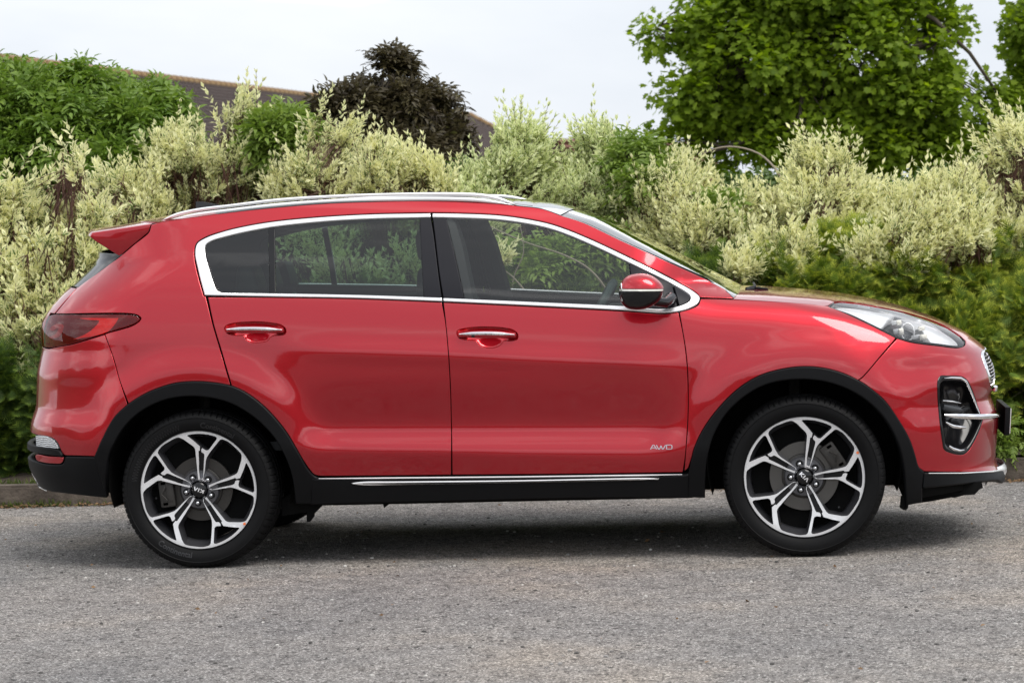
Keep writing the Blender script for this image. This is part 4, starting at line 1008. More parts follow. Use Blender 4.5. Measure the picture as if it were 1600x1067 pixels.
# ------------------------------------------------------------------ door handles, badge, mirror
def handle(px0, px1, yc_, parent, lock):
    x0 = at_y(px0, yc_, -.93)[0]; x1 = at_y(px1, yc_, -.93)[0]; Ln = x1-x0; v = []; f = []; n = 26; K = 14
    zc = []
    for i in range(n):
        t = i/(n-1); px = px0+(px1-px0)*t
        u, z = inv(px, yc_+ (1.6 if t > .5 else 0)*(t-.5)); p = P(u, z); e = math.sin(math.pi*min(max(t, .0), 1))**.35 if 0 < t < 1 else 0
        h = .0135*e*(.82+.18*math.sin(math.pi*t)); d_ = .016*e; outp = .012+.020*math.sin(math.pi*min(1, max(0, t)))**.5
        for k in range(K):
            a = 2*math.pi*k/K; ex = lambda q: math.copysign(abs(q)**.75, q)
            v.append((p[0], p[1]-outp-d_*.5*ex(math.cos(a)), p[2]+h*ex(math.sin(a))))
    for i in range(n-1):
        for k in range(K): a = i*K+k; b = i*K+(k+1) % K; f.append((a, b, b+K, a+K))
    f.append(tuple(range(K))[::-1]); f.append(tuple((n-1)*K+k for k in range(K)))
    o = link('door_handle', mesh('door_handle', v, f), RED, parent)
    # chrome top strip
    cs = MB(); pts = []; rr = []
    for i in range(1, n-1):
        t = i/(n-1); c_ = np.mean(v[i*K:(i+1)*K], 0); h = max(q[2] for q in v[i*K:(i+1)*K])-c_[2]
        pts.append((c_[0], c_[1]-.0060, c_[2]+h*.62)); rr.append(.0085*min(1, 4*t, 4*(1-t))+.0008)
    cs.tube(pts, rr, 8); cs.build('handle_chrome', BRIGHT, parent)
    mts = MB()
    for q in (.02, .98):
        px = px0+(px1-px0)*q; u, z = inv(px, yc_); p = P(u, z); mts.box((p[0]+(.02 if q < .5 else -.02), p[1]-.008, p[2]), (.02, .016, .011), None, .005)
    mts.build('handle_mount', RED, parent)
    if lock:
        mts = MB(); u, z = inv(740.5, 523.6); p = P(u, z); mts.box((p[0], p[1]-.0385, p[2]-.0015), (.007, .0025, .0058), None, .001); mts.build('keyless_button', GLOSSBLK, parent)
    return o
handle(352, 446, 515.6, rear_door, False); handle(715, 808.5, 523.0, front_door, True)
# the badge
AW = [[(0, 0), (.42, 1)], [(.42, 1), (.62, 1), (1.05, 0)], [(.28, .34), (.86, .34)], [(1.02, 1), (1.38, 0)], [(1.38, 0), (1.56, 0), (1.82, .85)], [(1.82, .85), (2.05, 0)], [(2.05, 0), (2.2, 0), (2.62, 1)],
      [(2.78, 1), (3.55, 1), (3.72, .85)], [(3.72, .85), (3.72, .18)], [(3.72, .18), (3.56, 0), (2.78, 0)], [(2.78, 0), (2.78, 1)]]
ub0, zb0 = inv(1016.5, 701.8); ub1, zb1 = inv(1050.5, 701.4); zt1 = inv(1033, 695.4)[1]; sx_ = (ub1-ub0)/3.75; sz_ = zt1-inv(1033, 701.8)[1]
def fb_(x, y, h):
    u = ub0+x*sx_; z = zb0+(zb1-zb0)*x/3.75+y*sz_; return P(u, z)+Nrm(u, z)*(h-.0003)
bd = MB()
for l in AW:
    l = np.array(l, float)
    for a, b in zip(l[:-1], l[1:]): strokes(bd, [np.array([a, b])], .15, .003, fb_)
bd.build('drive_badge', mat('badge_chrome', (.55, .55, .57), .2, 1.0), front_door, smooth=False)
# door mirror
mp0 = at_y(1000, 456, -1.04)
MIRY = -1.04
out_px = spline([(967.5, 452), (971, 440), (980, 431.5), (996, 427.6), (1012, 429), (1024, 434.5), (1033.5, 443), (1036.8, 450), (1035.5, 462), (1030, 470), (1020, 477.5), (1008, 482.5), (994, 484), (980, 481.5), (971, 473), (966.8, 462)], 4)
OL = np.array([at_y(*p, MIRY) for p in out_px])[:, [0, 2]]; cc = OL.mean(0)
mdoor = empty('door_mirror', parent=front_door)
def mshell(name, lo, hi, m, grow=1.0):
    v = []; f = []; n = len(OL); K = 9
    for j in range(K*2+1):
        s = -1+j/K; k = math.sqrt(max(0, 1-abs(s)**2.6)); yy = MIRY+s*.085+ .0
        for i in range(n):
            q = cc+(OL[i]-cc)*max(k, .02)*grow; v.append((q[0], yy-.0, q[1]))
    for j in range(K*2):
        for i in range(n):
            a = j*n+i; b = j*n+(i+1) % n; zc_ = (v[a][2]+v[b][2]+v[a+n][2]+v[b+n][2])/4; t_ = zc_-cc[1]
            if lo <= t_ < hi: f.append((a, b, b+n, a+n))
    me = mesh(name, v, f, True); return link(name, me, m, mdoor)
def mclip(name, lo, hi, m, grow=1.0):
    o = mshell(name, -9, 9, m, grow); bm = bmesh.new(); bm.from_mesh(o.data)
    bmesh.ops.bisect_plane(bm, geom=bm.verts[:]+bm.edges[:]+bm.faces[:], plane_co=(0, 0, cc[1]+hi), plane_no=(0.03, 0, 1), clear_outer=True)
    bmesh.ops.bisect_plane(bm, geom=bm.verts[:]+bm.edges[:]+bm.faces[:], plane_co=(0, 0, cc[1]+lo), plane_no=(0.03, 0, 1), clear_inner=True)
    bm.to_mesh(o.data); bm.free(); o.data.polygons.foreach_set('use_smooth', [True]*len(o.data.polygons)); return o
off_ = .03*cc[0]
mclip('mirror_cap', .013+off_, 9, RED); mclip('mirror_body', -9, .001+off_, GLOSSBLK); mclip('mirror_indicator', .003+off_, .0105+off_, LEDM, .985); mclip('mirror_core', -9, 9, GLOSSBLK, .965)
mn = MB(); mn.tube([(cc[0]+.05, MIRY+.04, cc[1]-.045), (cc[0]+.10, -.95, cc[1]-.055), (cc[0]+.125, -.90, cc[1]-.035), (cc[0]+.12, -.85, cc[1]-.04)], [.02, .022, .024, .028], 10); mn.build('mirror_arm', GLOSSBLK, mdoor)
mg = MB(); gl_x = OL[:, 0].min(); mg.box((gl_x+.016, MIRY, cc[1]), (.003, .05, .040), None, .003); mg.build('mirror_glass', BRIGHT, mdoor)
# wipers at the foot of the screen
wp = MB(); a = Vector(at_y(1166, 451.0, -.25)); wp.tube([a, a+Vector((.04, .12, .005)), a+Vector((.03, .5, .012))], .006, 6); wp.tube([a+Vector((0, -.12, -.004)), a+Vector((.06, -.02, .003))], .006, 6); wp.tube([Vector(at_y(1180, 450, -.35)), Vector(at_y(1199, 452, -.30))], .006, 6); wp.build('wiper', BLACKPL, car)
cw = [(1133, 451.5), (1146, 466)]
# ------------------------------------------------------------------ ground
def node_mat(name):
    m = bpy.data.materials.new(name); m.use_nodes = True; return m, m.node_tree.nodes, m.node_tree.links
def ramp(N, L, src, stops):
    r = N.new('ShaderNodeValToRGB'); e = r.color_ramp.elements
    while len(e) < len(stops): e.new(.5)
    for k, (p, c) in enumerate(stops): e[k].position = p; e[k].color = (*c, 1)
    L.new(src, r.inputs[0]); return r
def tarmac():
    m, N, L = node_mat('worn_tarmac'); b = N['Principled BSDF']; b.inputs['Roughness'].default_value = .85; b.inputs['Specular IOR Level'].default_value = .3
    t = N.new('ShaderNodeTexCoord')
    def noise(s, d=4, r=.6):
        n = N.new('ShaderNodeTexNoise'); n.inputs['Scale'].default_value = s; n.inputs['Detail'].default_value = d; n.inputs['Roughness'].default_value = r; L.new(t.outputs['Object'], n.inputs['Vector']); return n
    v = N.new('ShaderNodeTexVoronoi'); v.inputs['Scale'].default_value = 170; L.new(t.outputs['Object'], v.inputs['Vector'])
    v2 = N.new('ShaderNodeTexVoronoi'); v2.inputs['Scale'].default_value = 62; L.new(t.outputs['Object'], v2.inputs['Vector'])
    sep = N.new('ShaderNodeSeparateColor'); L.new(v.outputs['Color'], sep.inputs[0])
    stone = ramp(N, L, sep.outputs[0], [(0, (.045, .043, .042)), (.18, (.145, .139, .135)), (.55, (.262, .250, .238)), (.86, (.34, .325, .312)), (1, (.70, .68, .66))])
    big = noise(.55, 5); fine = noise(9, 6, .7)
    patch = ramp(N, L, big.outputs['Fac'], [(.32, (.78, .79, .81)), (.5, (1, .985, .97)), (.66, (1.24, 1.14, 1.02))])
    mul = N.new('ShaderNodeMix'); mul.data_type = 'RGBA'; mul.blend_type = 'MULTIPLY'; mul.inputs[0].default_value = 1
    L.new(stone.outputs[0], mul.inputs[6]); L.new(patch.outputs[0], mul.inputs[7])
    fr = ramp(N, L, fine.outputs['Fac'], [(.35, (.72, .71, .71)), (.55, (1, 1, 1)), (.72, (1.12, 1.1, 1.07))])
    mul2 = N.new('ShaderNodeMix'); mul2.data_type = 'RGBA'; mul2.blend_type = 'MULTIPLY'; mul2.inputs[0].default_value = 1
    L.new(mul.outputs[2], mul2.inputs[6]); L.new(fr.outputs[0], mul2.inputs[7])
    # dark pits
    sep2 = N.new('ShaderNodeSeparateColor'); L.new(v2.outputs['Color'], sep2.inputs[0])
    pit = ramp(N, L, sep2.outputs[1], [(0, (.30, .30, .30)), (.05, (.45, .45, .45)), (.09, (1, 1, 1)), (1, (1, 1, 1))])
    mul3 = N.new('ShaderNodeMix'); mul3.data_type = 'RGBA'; mul3.blend_type = 'MULTIPLY'; mul3.inputs[0].default_value = 1
    L.new(mul2.outputs[2], mul3.inputs[6]); L.new(pit.outputs[0], mul3.inputs[7]); L.new(mul3.outputs[2], b.inputs['Base Color'])
    h = N.new('ShaderNodeMath'); h.operation = 'MULTIPLY_ADD'; h.inputs[1].default_value = -1.0; L.new(v.outputs['Distance'], h.inputs[0]); L.new(fine.outputs['Fac'], h.inputs[2])
    bp = N.new('ShaderNodeBump'); bp.inputs['Strength'].default_value = 1.0; bp.inputs['Distance'].default_value = .005; L.new(h.outputs[0], bp.inputs['Height']); L.new(bp.outputs[0], b.inputs['Normal'])
    return m
TARMAC = tarmac()
SOIL = mat('dark_soil', (.045, .032, .022), .95, bump=(8, .8, .05))
def sheet(name, x0, x1, y0, y1, z, m, nx=2, ny=2):
    xs = np.linspace(x0, x1, nx); ys_ = np.linspace(y0, y1, ny); v = [(x, y, z) for y in ys_ for x in xs]
    f = [(j*nx+i, j*nx+i+1, (j+1)*nx+i+1, (j+1)*nx+i) for j in range(ny-1) for i in range(nx-1)]
    return tag(link(name, mesh(name, v, f, False), m), kind='structure')
K0, K1 = at_z(50, 792), at_z(1590, 752)
ksl = (K1[1]-K0[1])/(K1[0]-K0[0]); kang = math.atan(ksl)
def kerb_y(x): return K0[1]+(x-K0[0])*ksl
g = sheet('ground', -400, 400, -400, 600, -.012, mat('field_ground', (.10, .13, .045), .95))
v = [(-45, -50, 0), (45, -50, 0), (45, kerb_y(45)+.02, 0), (-45, kerb_y(-45)+.02, 0)]
tag(link('road', mesh('road', v, [(0, 1, 2, 3)], False), TARMAC), kind='structure')
# flower bed behind the kerb: uneven soil
nx, ny = 70, 26; v = []; f = []
for j in range(ny):
    for i in range(nx):
        x = -14+28*i/(nx-1); y = kerb_y(x)+.12+ (j/(ny-1))**1.4*9
        v.append((x, y, .085+.05*math.sin(x*3.1+j)+.04*rng.random()+.05*min(1, j/4)))
for j in range(ny-1):
    for i in range(nx-1): a = j*nx+i; f.append((a, a+1, a+nx+1, a+nx))
tag(link('planting_bed', mesh('planting_bed', v, f), SOIL), kind='structure')
# dark bank added out of view behind the camera, to darken paint reflections
nx, ny = 90, 14; v = []; f = []
for j in range(ny):
    for i in range(nx):
        a = math.radians(-200+220*i/(nx-1)); t = j/(ny-1); rad = 32+12*t; hh = (1-(1-t)**2)*(4.2+.5*math.sin(i*.4)+.3*math.sin(i*.9+1))
        v.append((rad*math.cos(a), -8+rad*math.sin(a), hh-.01))
for j in range(ny-1):
    for i in range(nx-1): a = j*nx+i; f.append((a, a+1, a+nx+1, a+nx))
tag(link('unseen_dark_bank', mesh('unseen_dark_bank', v, f), mat('unseen_bank_green', (.035, .055, .018), .9, bump=(1.2, 1, .5))), kind='structure')
# kerb of concrete blocks
m, N, L = node_mat('weathered_concrete'); KERBM = m; b = N['Principled BSDF']; b.inputs['Roughness'].default_value = .9
t = N.new('ShaderNodeTexCoord'); n1 = N.new('ShaderNodeTexNoise'); n1.inputs['Scale'].default_value = 7; n1.inputs['Detail'].default_value = 8; n1.inputs['Roughness'].default_value = .7; L.new(t.outputs['Object'], n1.inputs['Vector'])
r = ramp(N, L, n1.outputs['Fac'], [(.3, (.035, .028, .022)), (.5, (.085, .068, .054)), (.62, (.125, .102, .082)), (.75, (.075, .075, .04))]); L.new(r.outputs[0], b.inputs['Base Color'])
n2 = N.new('ShaderNodeTexNoise'); n2.inputs['Scale'].default_value = 60; n2.inputs['Detail'].default_value = 5; L.new(t.outputs['Object'], n2.inputs['Vector']); bp = N.new('ShaderNodeBump'); bp.inputs['Distance'].default_value = .006; bp.inputs['Strength'].default_value = .8; L.new(n2.outputs['Fac'], bp.inputs['Height']); L.new(bp.outputs[0], b.inputs['Normal'])
kerb = tag(empty('kerb', (0, kerb_y(0), 0)), kind='structure')
bm = bmesh.new(); bmesh.ops.create_cube(bm, size=1)
for v_ in bm.verts: v_.co = Vector((v_.co.x*.905, v_.co.y*.13, v_.co.z*.20))
bmesh.ops.bevel(bm, geom=list(bm.edges), offset=.014, segments=2, affect='EDGES'); ksm = bpy.data.meshes.new('kerb_stone'); bm.to_mesh(ksm); bm.free()
xk = at_z(5, 785)[0]
for i in range(-4, 12):
    x = xk+.4575+.915*i; o = link('kerb_stone', ksm, KERBM, kerb); o.location = (x, kerb_y(x)+.068-kerb_y(0)+rng.normal(0, .004), .022+rng.normal(0, .003)); o.rotation_euler = (rng.normal(0, .01), rng.normal(0, .003), kang+rng.normal(0, .004))

# ------------------------------------------------------------------ foliage tools
def unit(a): return a/np.maximum(np.linalg.norm(a, axis=-1, keepdims=True), 1e-9)
LEAF4 = (np.array([(0, 0, 0), (-.5, .48, .10), (0, 1, .02), (.5, .48, .10), (0, .5, 0)]), [(0, 4, 1), (4, 2, 1), (0, 3, 4), (4, 3, 2)], np.array([0, 1, .55, 1, 0]), np.array([0, .48, 1, .48, .5]))
LANCE = (np.array([(0, 0, 0), (-.5, .35, .07), (-.33, .7, .03), (0, 1, -.12), (.33, .7, .03), (.5, .35, .07), (0, .4, 0), (0, .72, -.03)]), [(0, 6, 1), (6, 7, 2, 1), (7, 3, 2), (0, 5, 6), (6, 5, 4, 7), (7, 4, 3)], np.array([0, 1, 1, .6, 1, 1, 0, 0]), np.array([0, .35, .7, 1, .7, .35, .4, .72]))
mp = [(0, 0, 0), (-.28, .02, .03), (-.50, .28, .05), (-.33, .40, .02), (-.52, .72, .04), (-.22, .66, 0), (0, 1, -.08), (.22, .66, 0), (.52, .72, .04), (.33, .40, .02), (.50, .28, .05), (.28, .02, .03), (0, .42, -.03)]
MAPLE = (np.array(mp), [(12, i, i+1) for i in range(0, 11)][::1]+[(12, 11, 0)], np.array([0, 1, 1, .6, 1, .5, 1, .5, 1, .6, 1, 1, 0]), np.array([p[1] for p in mp]))
bl = []; bf = []; ba = []
def blade(x0, y0, x1, y1, w):
    w = w*.62
    d = np.array([x1-x0, y1-y0]); d = d/np.linalg.norm(d); n_ = np.array([-d[1], d[0]])*w; k = len(bl)
    bl.extend([(x0-n_[0], y0-n_[1], 0), (x0+n_[0], y0+n_[1], 0), (x1, y1, .02)]); bf.append((k, k+1, k+2)); ba.extend([y0, y0, max(y0, .5)+.3])
blade(0, 0, 0, 1, .05)
for k, (y, l_) in enumerate([(.05, .50), (.2, .55), (.36, .5), (.52, .42), (.68, .32), (.82, .22)]):
    for s in (-1, 1): blade(0, y+.03*s, s*l_*.72, y+l_*.8, .055)
SPRAY = (np.array(bl), bf, np.zeros(len(bl)), np.clip(np.array(ba), 0, 1))
def leaves(name, T, pos, d, nrm, size, width, m, parent, rnd=None, kind='stuff'):
    tv, tf, ac, al = T; N_ = len(pos); d = unit(d); s = unit(np.cross(d, nrm)); n = np.cross(s, d)
    size = np.broadcast_to(np.asarray(size, float), (N_,)); width = np.broadcast_to(np.asarray(width, float), (N_,))
    V = pos[:, None]+(tv[None, :, 0:1]*(width*size)[:, None, None])*s[:, None]+(tv[None, :, 1:2]*size[:, None, None])*d[:, None]+(tv[None, :, 2:3]*size[:, None, None])*n[:, None]
    nv = len(tv); V = V.reshape(-1, 3); me = bpy.data.meshes.new(name)
    ls = [len(f) for f in tf]; flat = np.concatenate([np.array(f) for f in tf]); tot = len(flat)
    li = (flat[None]+(np.arange(N_)*nv)[:, None]).ravel(); cnt = np.tile(ls, N_); st = np.r_[0, np.cumsum(cnt)[:-1]]
    me.vertices.add(len(V)); me.vertices.foreach_set('co', V.ravel().astype(np.float32)); me.loops.add(len(li)); me.loops.foreach_set('vertex_index', li.astype(np.int32))
    me.polygons.add(len(cnt)); me.polygons.foreach_set('loop_start', st.astype(np.int32)); me.polygons.foreach_set('loop_total', cnt.astype(np.int32)); me.update(calc_edges=True)
    if rnd is None: rnd = rng.random(N_)
    for an, dat in (('rnd', np.repeat(rnd, nv)), ('across', np.tile(ac, N_)), ('along', np.tile(al, N_))):
        a = me.attributes.new(an, 'FLOAT', 'POINT'); a.data.foreach_set('value', dat.astype(np.float32))
    me.polygons.foreach_set('use_smooth', np.ones(len(cnt), bool))
    o = link(name, me, m, parent)
    if kind: o['kind'] = kind
    return o
def leaf_mat(name, lo, hi, margin=None, trans=.35, rough=.45, tipcol=None, mthr=.5, spec=.35, rare=None):
    m, N, L = node_mat(name); b = N['Principled BSDF']; o = N['Material Output']; b.inputs['Roughness'].default_value = rough; b.inputs['Specular IOR Level'].default_value = spec
    def at(a): q = N.new('ShaderNodeAttribute'); q.attribute_name = a; return q.outputs['Fac']
    c = ramp(N, L, at('rnd'), [(0, lo), (.9 if rare else 1, hi)]+([(.97, rare)] if rare else [])).outputs[0]
    def mixc(f, a, b_):
        q = N.new('ShaderNodeMix'); q.data_type = 'RGBA'; L.new(f, q.inputs[0]); L.new(a, q.inputs[6])
        if isinstance(b_, tuple): q.inputs[7].default_value = (*b_, 1)
        else: L.new(b_, q.inputs[7])
        return q.outputs[2]
    if tipcol: c = mixc(ramp(N, L, at('along'), [(.60, (0, 0, 0)), (1.0, (1, 1, 1))]).outputs[0], c, tipcol)
    if margin:
        a = N.new('ShaderNodeMath'); a.operation = 'MULTIPLY_ADD'; a.inputs[1].default_value = .8; L.new(at('rnd'), a.inputs[0]); L.new(at('across'), a.inputs[2])
        tcn = N.new('ShaderNodeTexCoord'); nn = N.new('ShaderNodeTexNoise'); nn.inputs['Scale'].default_value = 60; L.new(tcn.outputs['Object'], nn.inputs['Vector'])
        a2 = N.new('ShaderNodeMath'); a2.operation = 'MULTIPLY_ADD'; a2.inputs[1].default_value = .5; L.new(nn.outputs['Fac'], a2.inputs[0]); L.new(a.outputs[0], a2.inputs[2])
        f = ramp(N, L, a2.outputs[0], [(mthr+.20, (0, 0, 0)), (mthr+.32, (1, 1, 1))]).outputs[0]
        c = mixc(f, c, margin)
    L.new(c, b.inputs['Base Color']); tr = N.new('ShaderNodeBsdfTranslucent')
    hs = N.new('ShaderNodeHueSaturation'); hs.inputs['Value'].default_value = 1.25; hs.inputs['Saturation'].default_value = 1.08; L.new(c, hs.inputs['Color']); L.new(hs.outputs[0], tr.inputs[0])
    x = N.new('ShaderNodeMixShader'); x.inputs[0].default_value = trans; L.new(b.outputs[0], x.inputs[1]); L.new(tr.outputs[0], x.inputs[2]); L.new(x.outputs[0], o.inputs[0])
    return m
VAR = leaf_mat('variegated_leaf', (.10, .17, .045), (.19, .28, .08), margin=(.84, .83, .50), trans=.34, mthr=.62)
VAR2 = leaf_mat('variegated_leaf_green', (.10, .18, .045), (.20, .30, .08), margin=(.80, .84, .50), trans=.34, mthr=.68)
ELD = leaf_mat('elder_leaf', (.09, .17, .022), (.21, .31, .05), trans=.32, rare=(.30, .36, .10))
ELY = leaf_mat('young_elder_leaf', (.12, .20, .028), (.26, .35, .07), trans=.38)
ELM = leaf_mat('mixed_green_leaf', (.04, .08, .015), (.12, .19, .035), trans=.3, rare=(.45, .48, .25))
PUR = leaf_mat('purple_elder_leaf', (.040, .030, .020), (.10, .085, .040), trans=.28, rough=.4, rare=(.13, .13, .045))
MAP = leaf_mat('maple_leaf', (.13, .21, .018), (.30, .41, .04), trans=.55, rough=.5, spec=.18, rare=(.26, .36, .05))
CON = leaf_mat('conifer_spray', (.065, .12, .014), (.17, .25, .028), trans=.2, rough=.6, tipcol=(.58, .62, .08))
COND = leaf_mat('conifer_spray_dark', (.028, .065, .012), (.07, .12, .02), trans=.2, rough=.6, tipcol=(.22, .32, .04))
DEAD = leaf_mat('dead_leaf', (.10, .055, .025), (.26, .16, .08), trans=.15, rough=.7)
TWIG = mat('red_brown_twig', (.10, .045, .032), .7); BARK = mat('grey_brown_bark', (.075, .060, .045), .9, bump=(30, .6, .01)); TWIGP = mat('pale_twig', (.26, .22, .17), .8)
def px_r(px, y): return px*(y+12.9)/FPX
def blob(px, py, y, rx, rz, ry): c = at_y(px, py, y); return c, np.array([px_r(rx, y), ry, px_r(rz, y)])
from mathutils import noise as mnoise
def fill(bls, n, inner=.45, up=.5, front=.7, shrink=.07, gate=.0, gs=4.0):
    """points through the outer volume of ellipsoids, denser at the skin; front faces preferred"""
    w = np.array([r[0]*r[2]+.3*r[1]*(r[0]+r[2]) for c, r in bls]); k = rng.choice(len(bls), n*2, p=w/w.sum())
    C_ = np.array([b[0] for b in bls])[k]; R_2 = np.maximum(np.array([b[1] for b in bls])-shrink, np.array([b[1] for b in bls])*.45)[k]
    d = unit(rng.normal(size=(n*2, 3))); d[:, 1] = np.where(rng.random(n*2) < front, -np.abs(d[:, 1]), d[:, 1])
    # lumpy skin
    lump = 1+.13*np.sin(7*d[:, 0]+k*2.1)*np.cos(6*d[:, 2]+k)+.09*np.sin(13*d[:, 0]+9*d[:, 2]+3*k)
    r = (inner+(1-inner)*rng.random(n*2)**.45)*lump
    p = C_+d*R_2*r[:, None]; ok = p[:, 2] > .10
    if gate > 0: ok &= np.array([mnoise.noise(Vector(q)*gs)+.35*mnoise.noise(Vector(q)*gs*2.7) for q in p]) > (gate-.5)
    p, d = p[ok][:n], d[ok][:n]; g = unit(d/1.0+np.array([0, -.15, up])+rng.normal(0, .28, p.shape)); return p, g, r[ok][:n]
def shoots(p, g, L_, npair, lsize, spread=(75, 28), jit=.12, whorl=False, tipb=1.0):
    """leafy shoots: opposite pairs along a short stem"""
    n = len(p); a = unit(np.cross(g, unit(rng.normal(size=g.shape)))); b = np.cross(g, a); L_ = L_*(.6+.8*rng.random(n))
    P_, D_, N_, S_, R_4 = [], [], [], [], []; ph0 = rng.random(n)*6.28; base_r = rng.random(n)
    for i in range(npair):
        t = (i+.6)/npair; al = math.radians(spread[0]+(spread[1]-spread[0])*t)
        for s in (0, math.pi):
            ph = ph0+i*math.radians(88)+s+rng.normal(0, .25, n); rd = a*np.cos(ph)[:, None]+b*np.sin(ph)[:, None]
            aj = al+rng.normal(0, jit, n); dd = g*np.cos(aj)[:, None]+rd*np.sin(aj)[:, None]; dd[:, 2] -= .12*(1-t)
            P_.append(p+g*(L_*t)[:, None]); D_.append(dd); N_.append(g*np.sin(aj)[:, None]-rd*np.cos(aj)[:, None]+rng.normal(0, .25, (n, 3)))
            S_.append(lsize*(.65+.5*rng.random(n))*(1.05-.35*abs(t-.55))); R_4.append(np.clip(base_r*.6+rng.random(n)*.4+(t-.5)*.25*tipb, 0, 1))
    cat = np.concatenate; return cat(P_), cat(D_), cat(N_), cat(S_), cat(R_4), L_
def rachis(p, g, L_, nl, lsize, droop=.35):
    """pinnate leaves: pairs of leaflets in a plane plus one at the tip"""
    n = len(p); side = unit(np.cross(g, np.array([0, 0, 1.0])+rng.normal(0, .2, g.shape))); up = np.cross(side, g)
    P_, D_, N_, S_, R_4 = [], [], [], [], []; br = rng.random(n)
    for i in range(nl+1):
        t = (i+1)/(nl+1); c = p+g*(L_*t); c[:, 2] = c[:, 2]-droop*L_*t*t*.5
        for s in ((-1, 1) if i < nl else (0,)):
            dd = (g*.55+side*s if s else g)+rng.normal(0, .12, g.shape); dd[:, 2] -= droop
            P_.append(c); D_.append(dd); N_.append(up+rng.normal(0, .2, g.shape)); S_.append(lsize*(.75+.4*rng.random(n))); R_4.append(np.clip(br*.6+.4*rng.random(n), 0, 1))
    cat = np.concatenate; return cat(P_), cat(D_), cat(N_), cat(S_), cat(R_4)
def twigs(name, segs, r0, r1, m, parent, n=3):
    """many thin stems as one mesh; segs: list of point lists"""
    mb = MB()
    for s in segs: k = len(s); mb.tube(s, list(np.linspace(r0, r1, k)), n, False)
    o = mb.build(name, m, parent, ang=80); o['kind'] = 'stuff'; return o
def curve3(a, b, bend=.15, n=5):
    a = np.array(a); b = np.array(b); mid = rng.normal(0, bend, 3)*np.linalg.norm(b-a); t = np.linspace(0, 1, n)[:, None]
    return a*(1-t)+b*t+mid*(t*(1-t)*2)
def root_of(bls):
    c = np.mean([b[0] for b in bls], 0); return np.array([c[0], max(c[1]+.1, kerb_y(c[0])+.45), .08])
def skeleton(o, root, bls, p, g, m, nb, r=.02, kids=6):
    main = []; subs = []
    for c, rr in bls:
        for _ in range(max(1, nb//len(bls))):
            e = c+rng.uniform(-.55, .55, 3)*rr; main.append(curve3(root+rng.normal(0, .06, 3)*[1, 1, 0], e, .12, 7))
    for i in rng.choice(len(p), min(len(p), nb*kids), replace=False):
        k = main[rng.integers(len(main))]; dist = [np.linalg.norm(q[-2]-p[i]) for q in main]; k = main[int(np.argmin(dist))]
        subs.append(curve3(k[rng.integers(3, 7)], p[i], .10, 5))
    mb = MB()
    for s in main: mb.tube(s, list(np.linspace(r, r*.35, len(s))), 5, False)
    mb.build('stem', m, o, ang=80)['kind'] = 'stuff'
    twigs('twigs', subs, r*.28, r*.12, m, o)
def fan(bls, n, shrink=.03, gate=.46, gs=6.0, lean=.45):
    """upright sprays: growing points all through the mass, most of them towards the camera side and the top"""
    w = np.array([r[0]*r[2] for c, r in bls]); k = rng.choice(len(bls), n*3, p=w/w.sum())
    Cc = np.array([b[0] for b in bls])[k]; Rr = np.maximum(np.array([b[1] for b in bls])-shrink, np.array([b[1] for b in bls])*.5)[k]
    d = unit(rng.normal(size=(n*3, 3))); d[:, 1] = np.where(rng.random(n*3) < .8, -np.abs(d[:, 1]), d[:, 1]); r = rng.random(n*3)**.42*(1+.10*np.sin(9*d[:, 0]+k)*np.sin(7*d[:, 2]+2*k))
    p = Cc+d*Rr*r[:, None]; nz_ = np.array([mnoise.noise(Vector(q)*gs)+.5*mnoise.noise(Vector(q)*gs*2.3) for q in p])
    ok = (p[:, 2] > .12) & (nz_ > gate-.5); p, d, r, nz_ = p[ok][:n], d[ok][:n], r[ok][:n], nz_[ok][:n]
    sway = np.array([[mnoise.noise(Vector(q)*1.7+Vector((9, 0, 0))), 0, 0] for q in p])
    g = unit(np.array([0, 0, 1.0])+d*lean*np.array([1, 1, .6])+sway*1.1+rng.normal(0, .25, p.shape)); return p, g, r, nz_
def variegated(bls, n, label, lsize=.057, m=None, npair=6, L_=.13, root=None, name='variegated_shrub', lean=.45, gate=.515, dens=2.0):
    if len(bls) > 1: bls = bls+[(c-np.array([0, -.05, rr[2]*1.0]), rr*np.array([1.05, .9, .9])) for c, rr in bls if rr[2] > .2]
    bls = [(c-np.array([0, 0, .07 if c[2] < 1.55 else .16]), rr*.9) for c, rr in bls]
    o = empty(name, tuple(root_of(bls))); base = np.array(o.location); tag(o, label, 'shrub', 'cream-edged shrubs in the hedge behind the car')
    if n < 150: gate = -1
    if len(bls) > 1 or bls[0][1][2] > .12:
        sb = []
        for c, rr in bls:
            for _ in range(max(4, int(26*rr[0]*rr[2]/.12))):
                q = rng.normal(size=3); q = q/np.linalg.norm(q)*rng.random()**.4; s_ = rng.uniform(.09, .21); sb.append((c+q*rr*.85, np.array([s_, s_*.8, s_*rng.uniform(.8, 1.5)])))
        bls = sb
    n = int(n*dens); p, g, r, nz_ = fan(bls, n, gate=gate, lean=lean)
    Lv = L_*(.5+1.3*rng.random(len(p))**2.2); P_, D_, N_, S_, R_4, Ls = shoots(p, g, Lv, npair, lsize, spread=(62, 16))
    # leaves deeper in the bush are greener, those at the skin more cream
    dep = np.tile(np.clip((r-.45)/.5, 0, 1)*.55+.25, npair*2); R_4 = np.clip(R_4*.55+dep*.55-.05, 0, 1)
    leaves('foliage', LEAF4, P_-base, D_, N_, S_, .44, m or VAR, o, R_4)
    i = rng.choice(len(p), len(p)//2, replace=False); twigs('shoots', [[p[k]-base-g[k]*.08, p[k]-base+g[k]*Ls[k]] for k in i], .0028, .0013, TWIG, o)
    b2 = [(c-base, rr) for c, rr in bls]; skeleton(o, np.zeros(3), b2, p-base, g, TWIG, 6*len(bls), .010, 12)
    return o
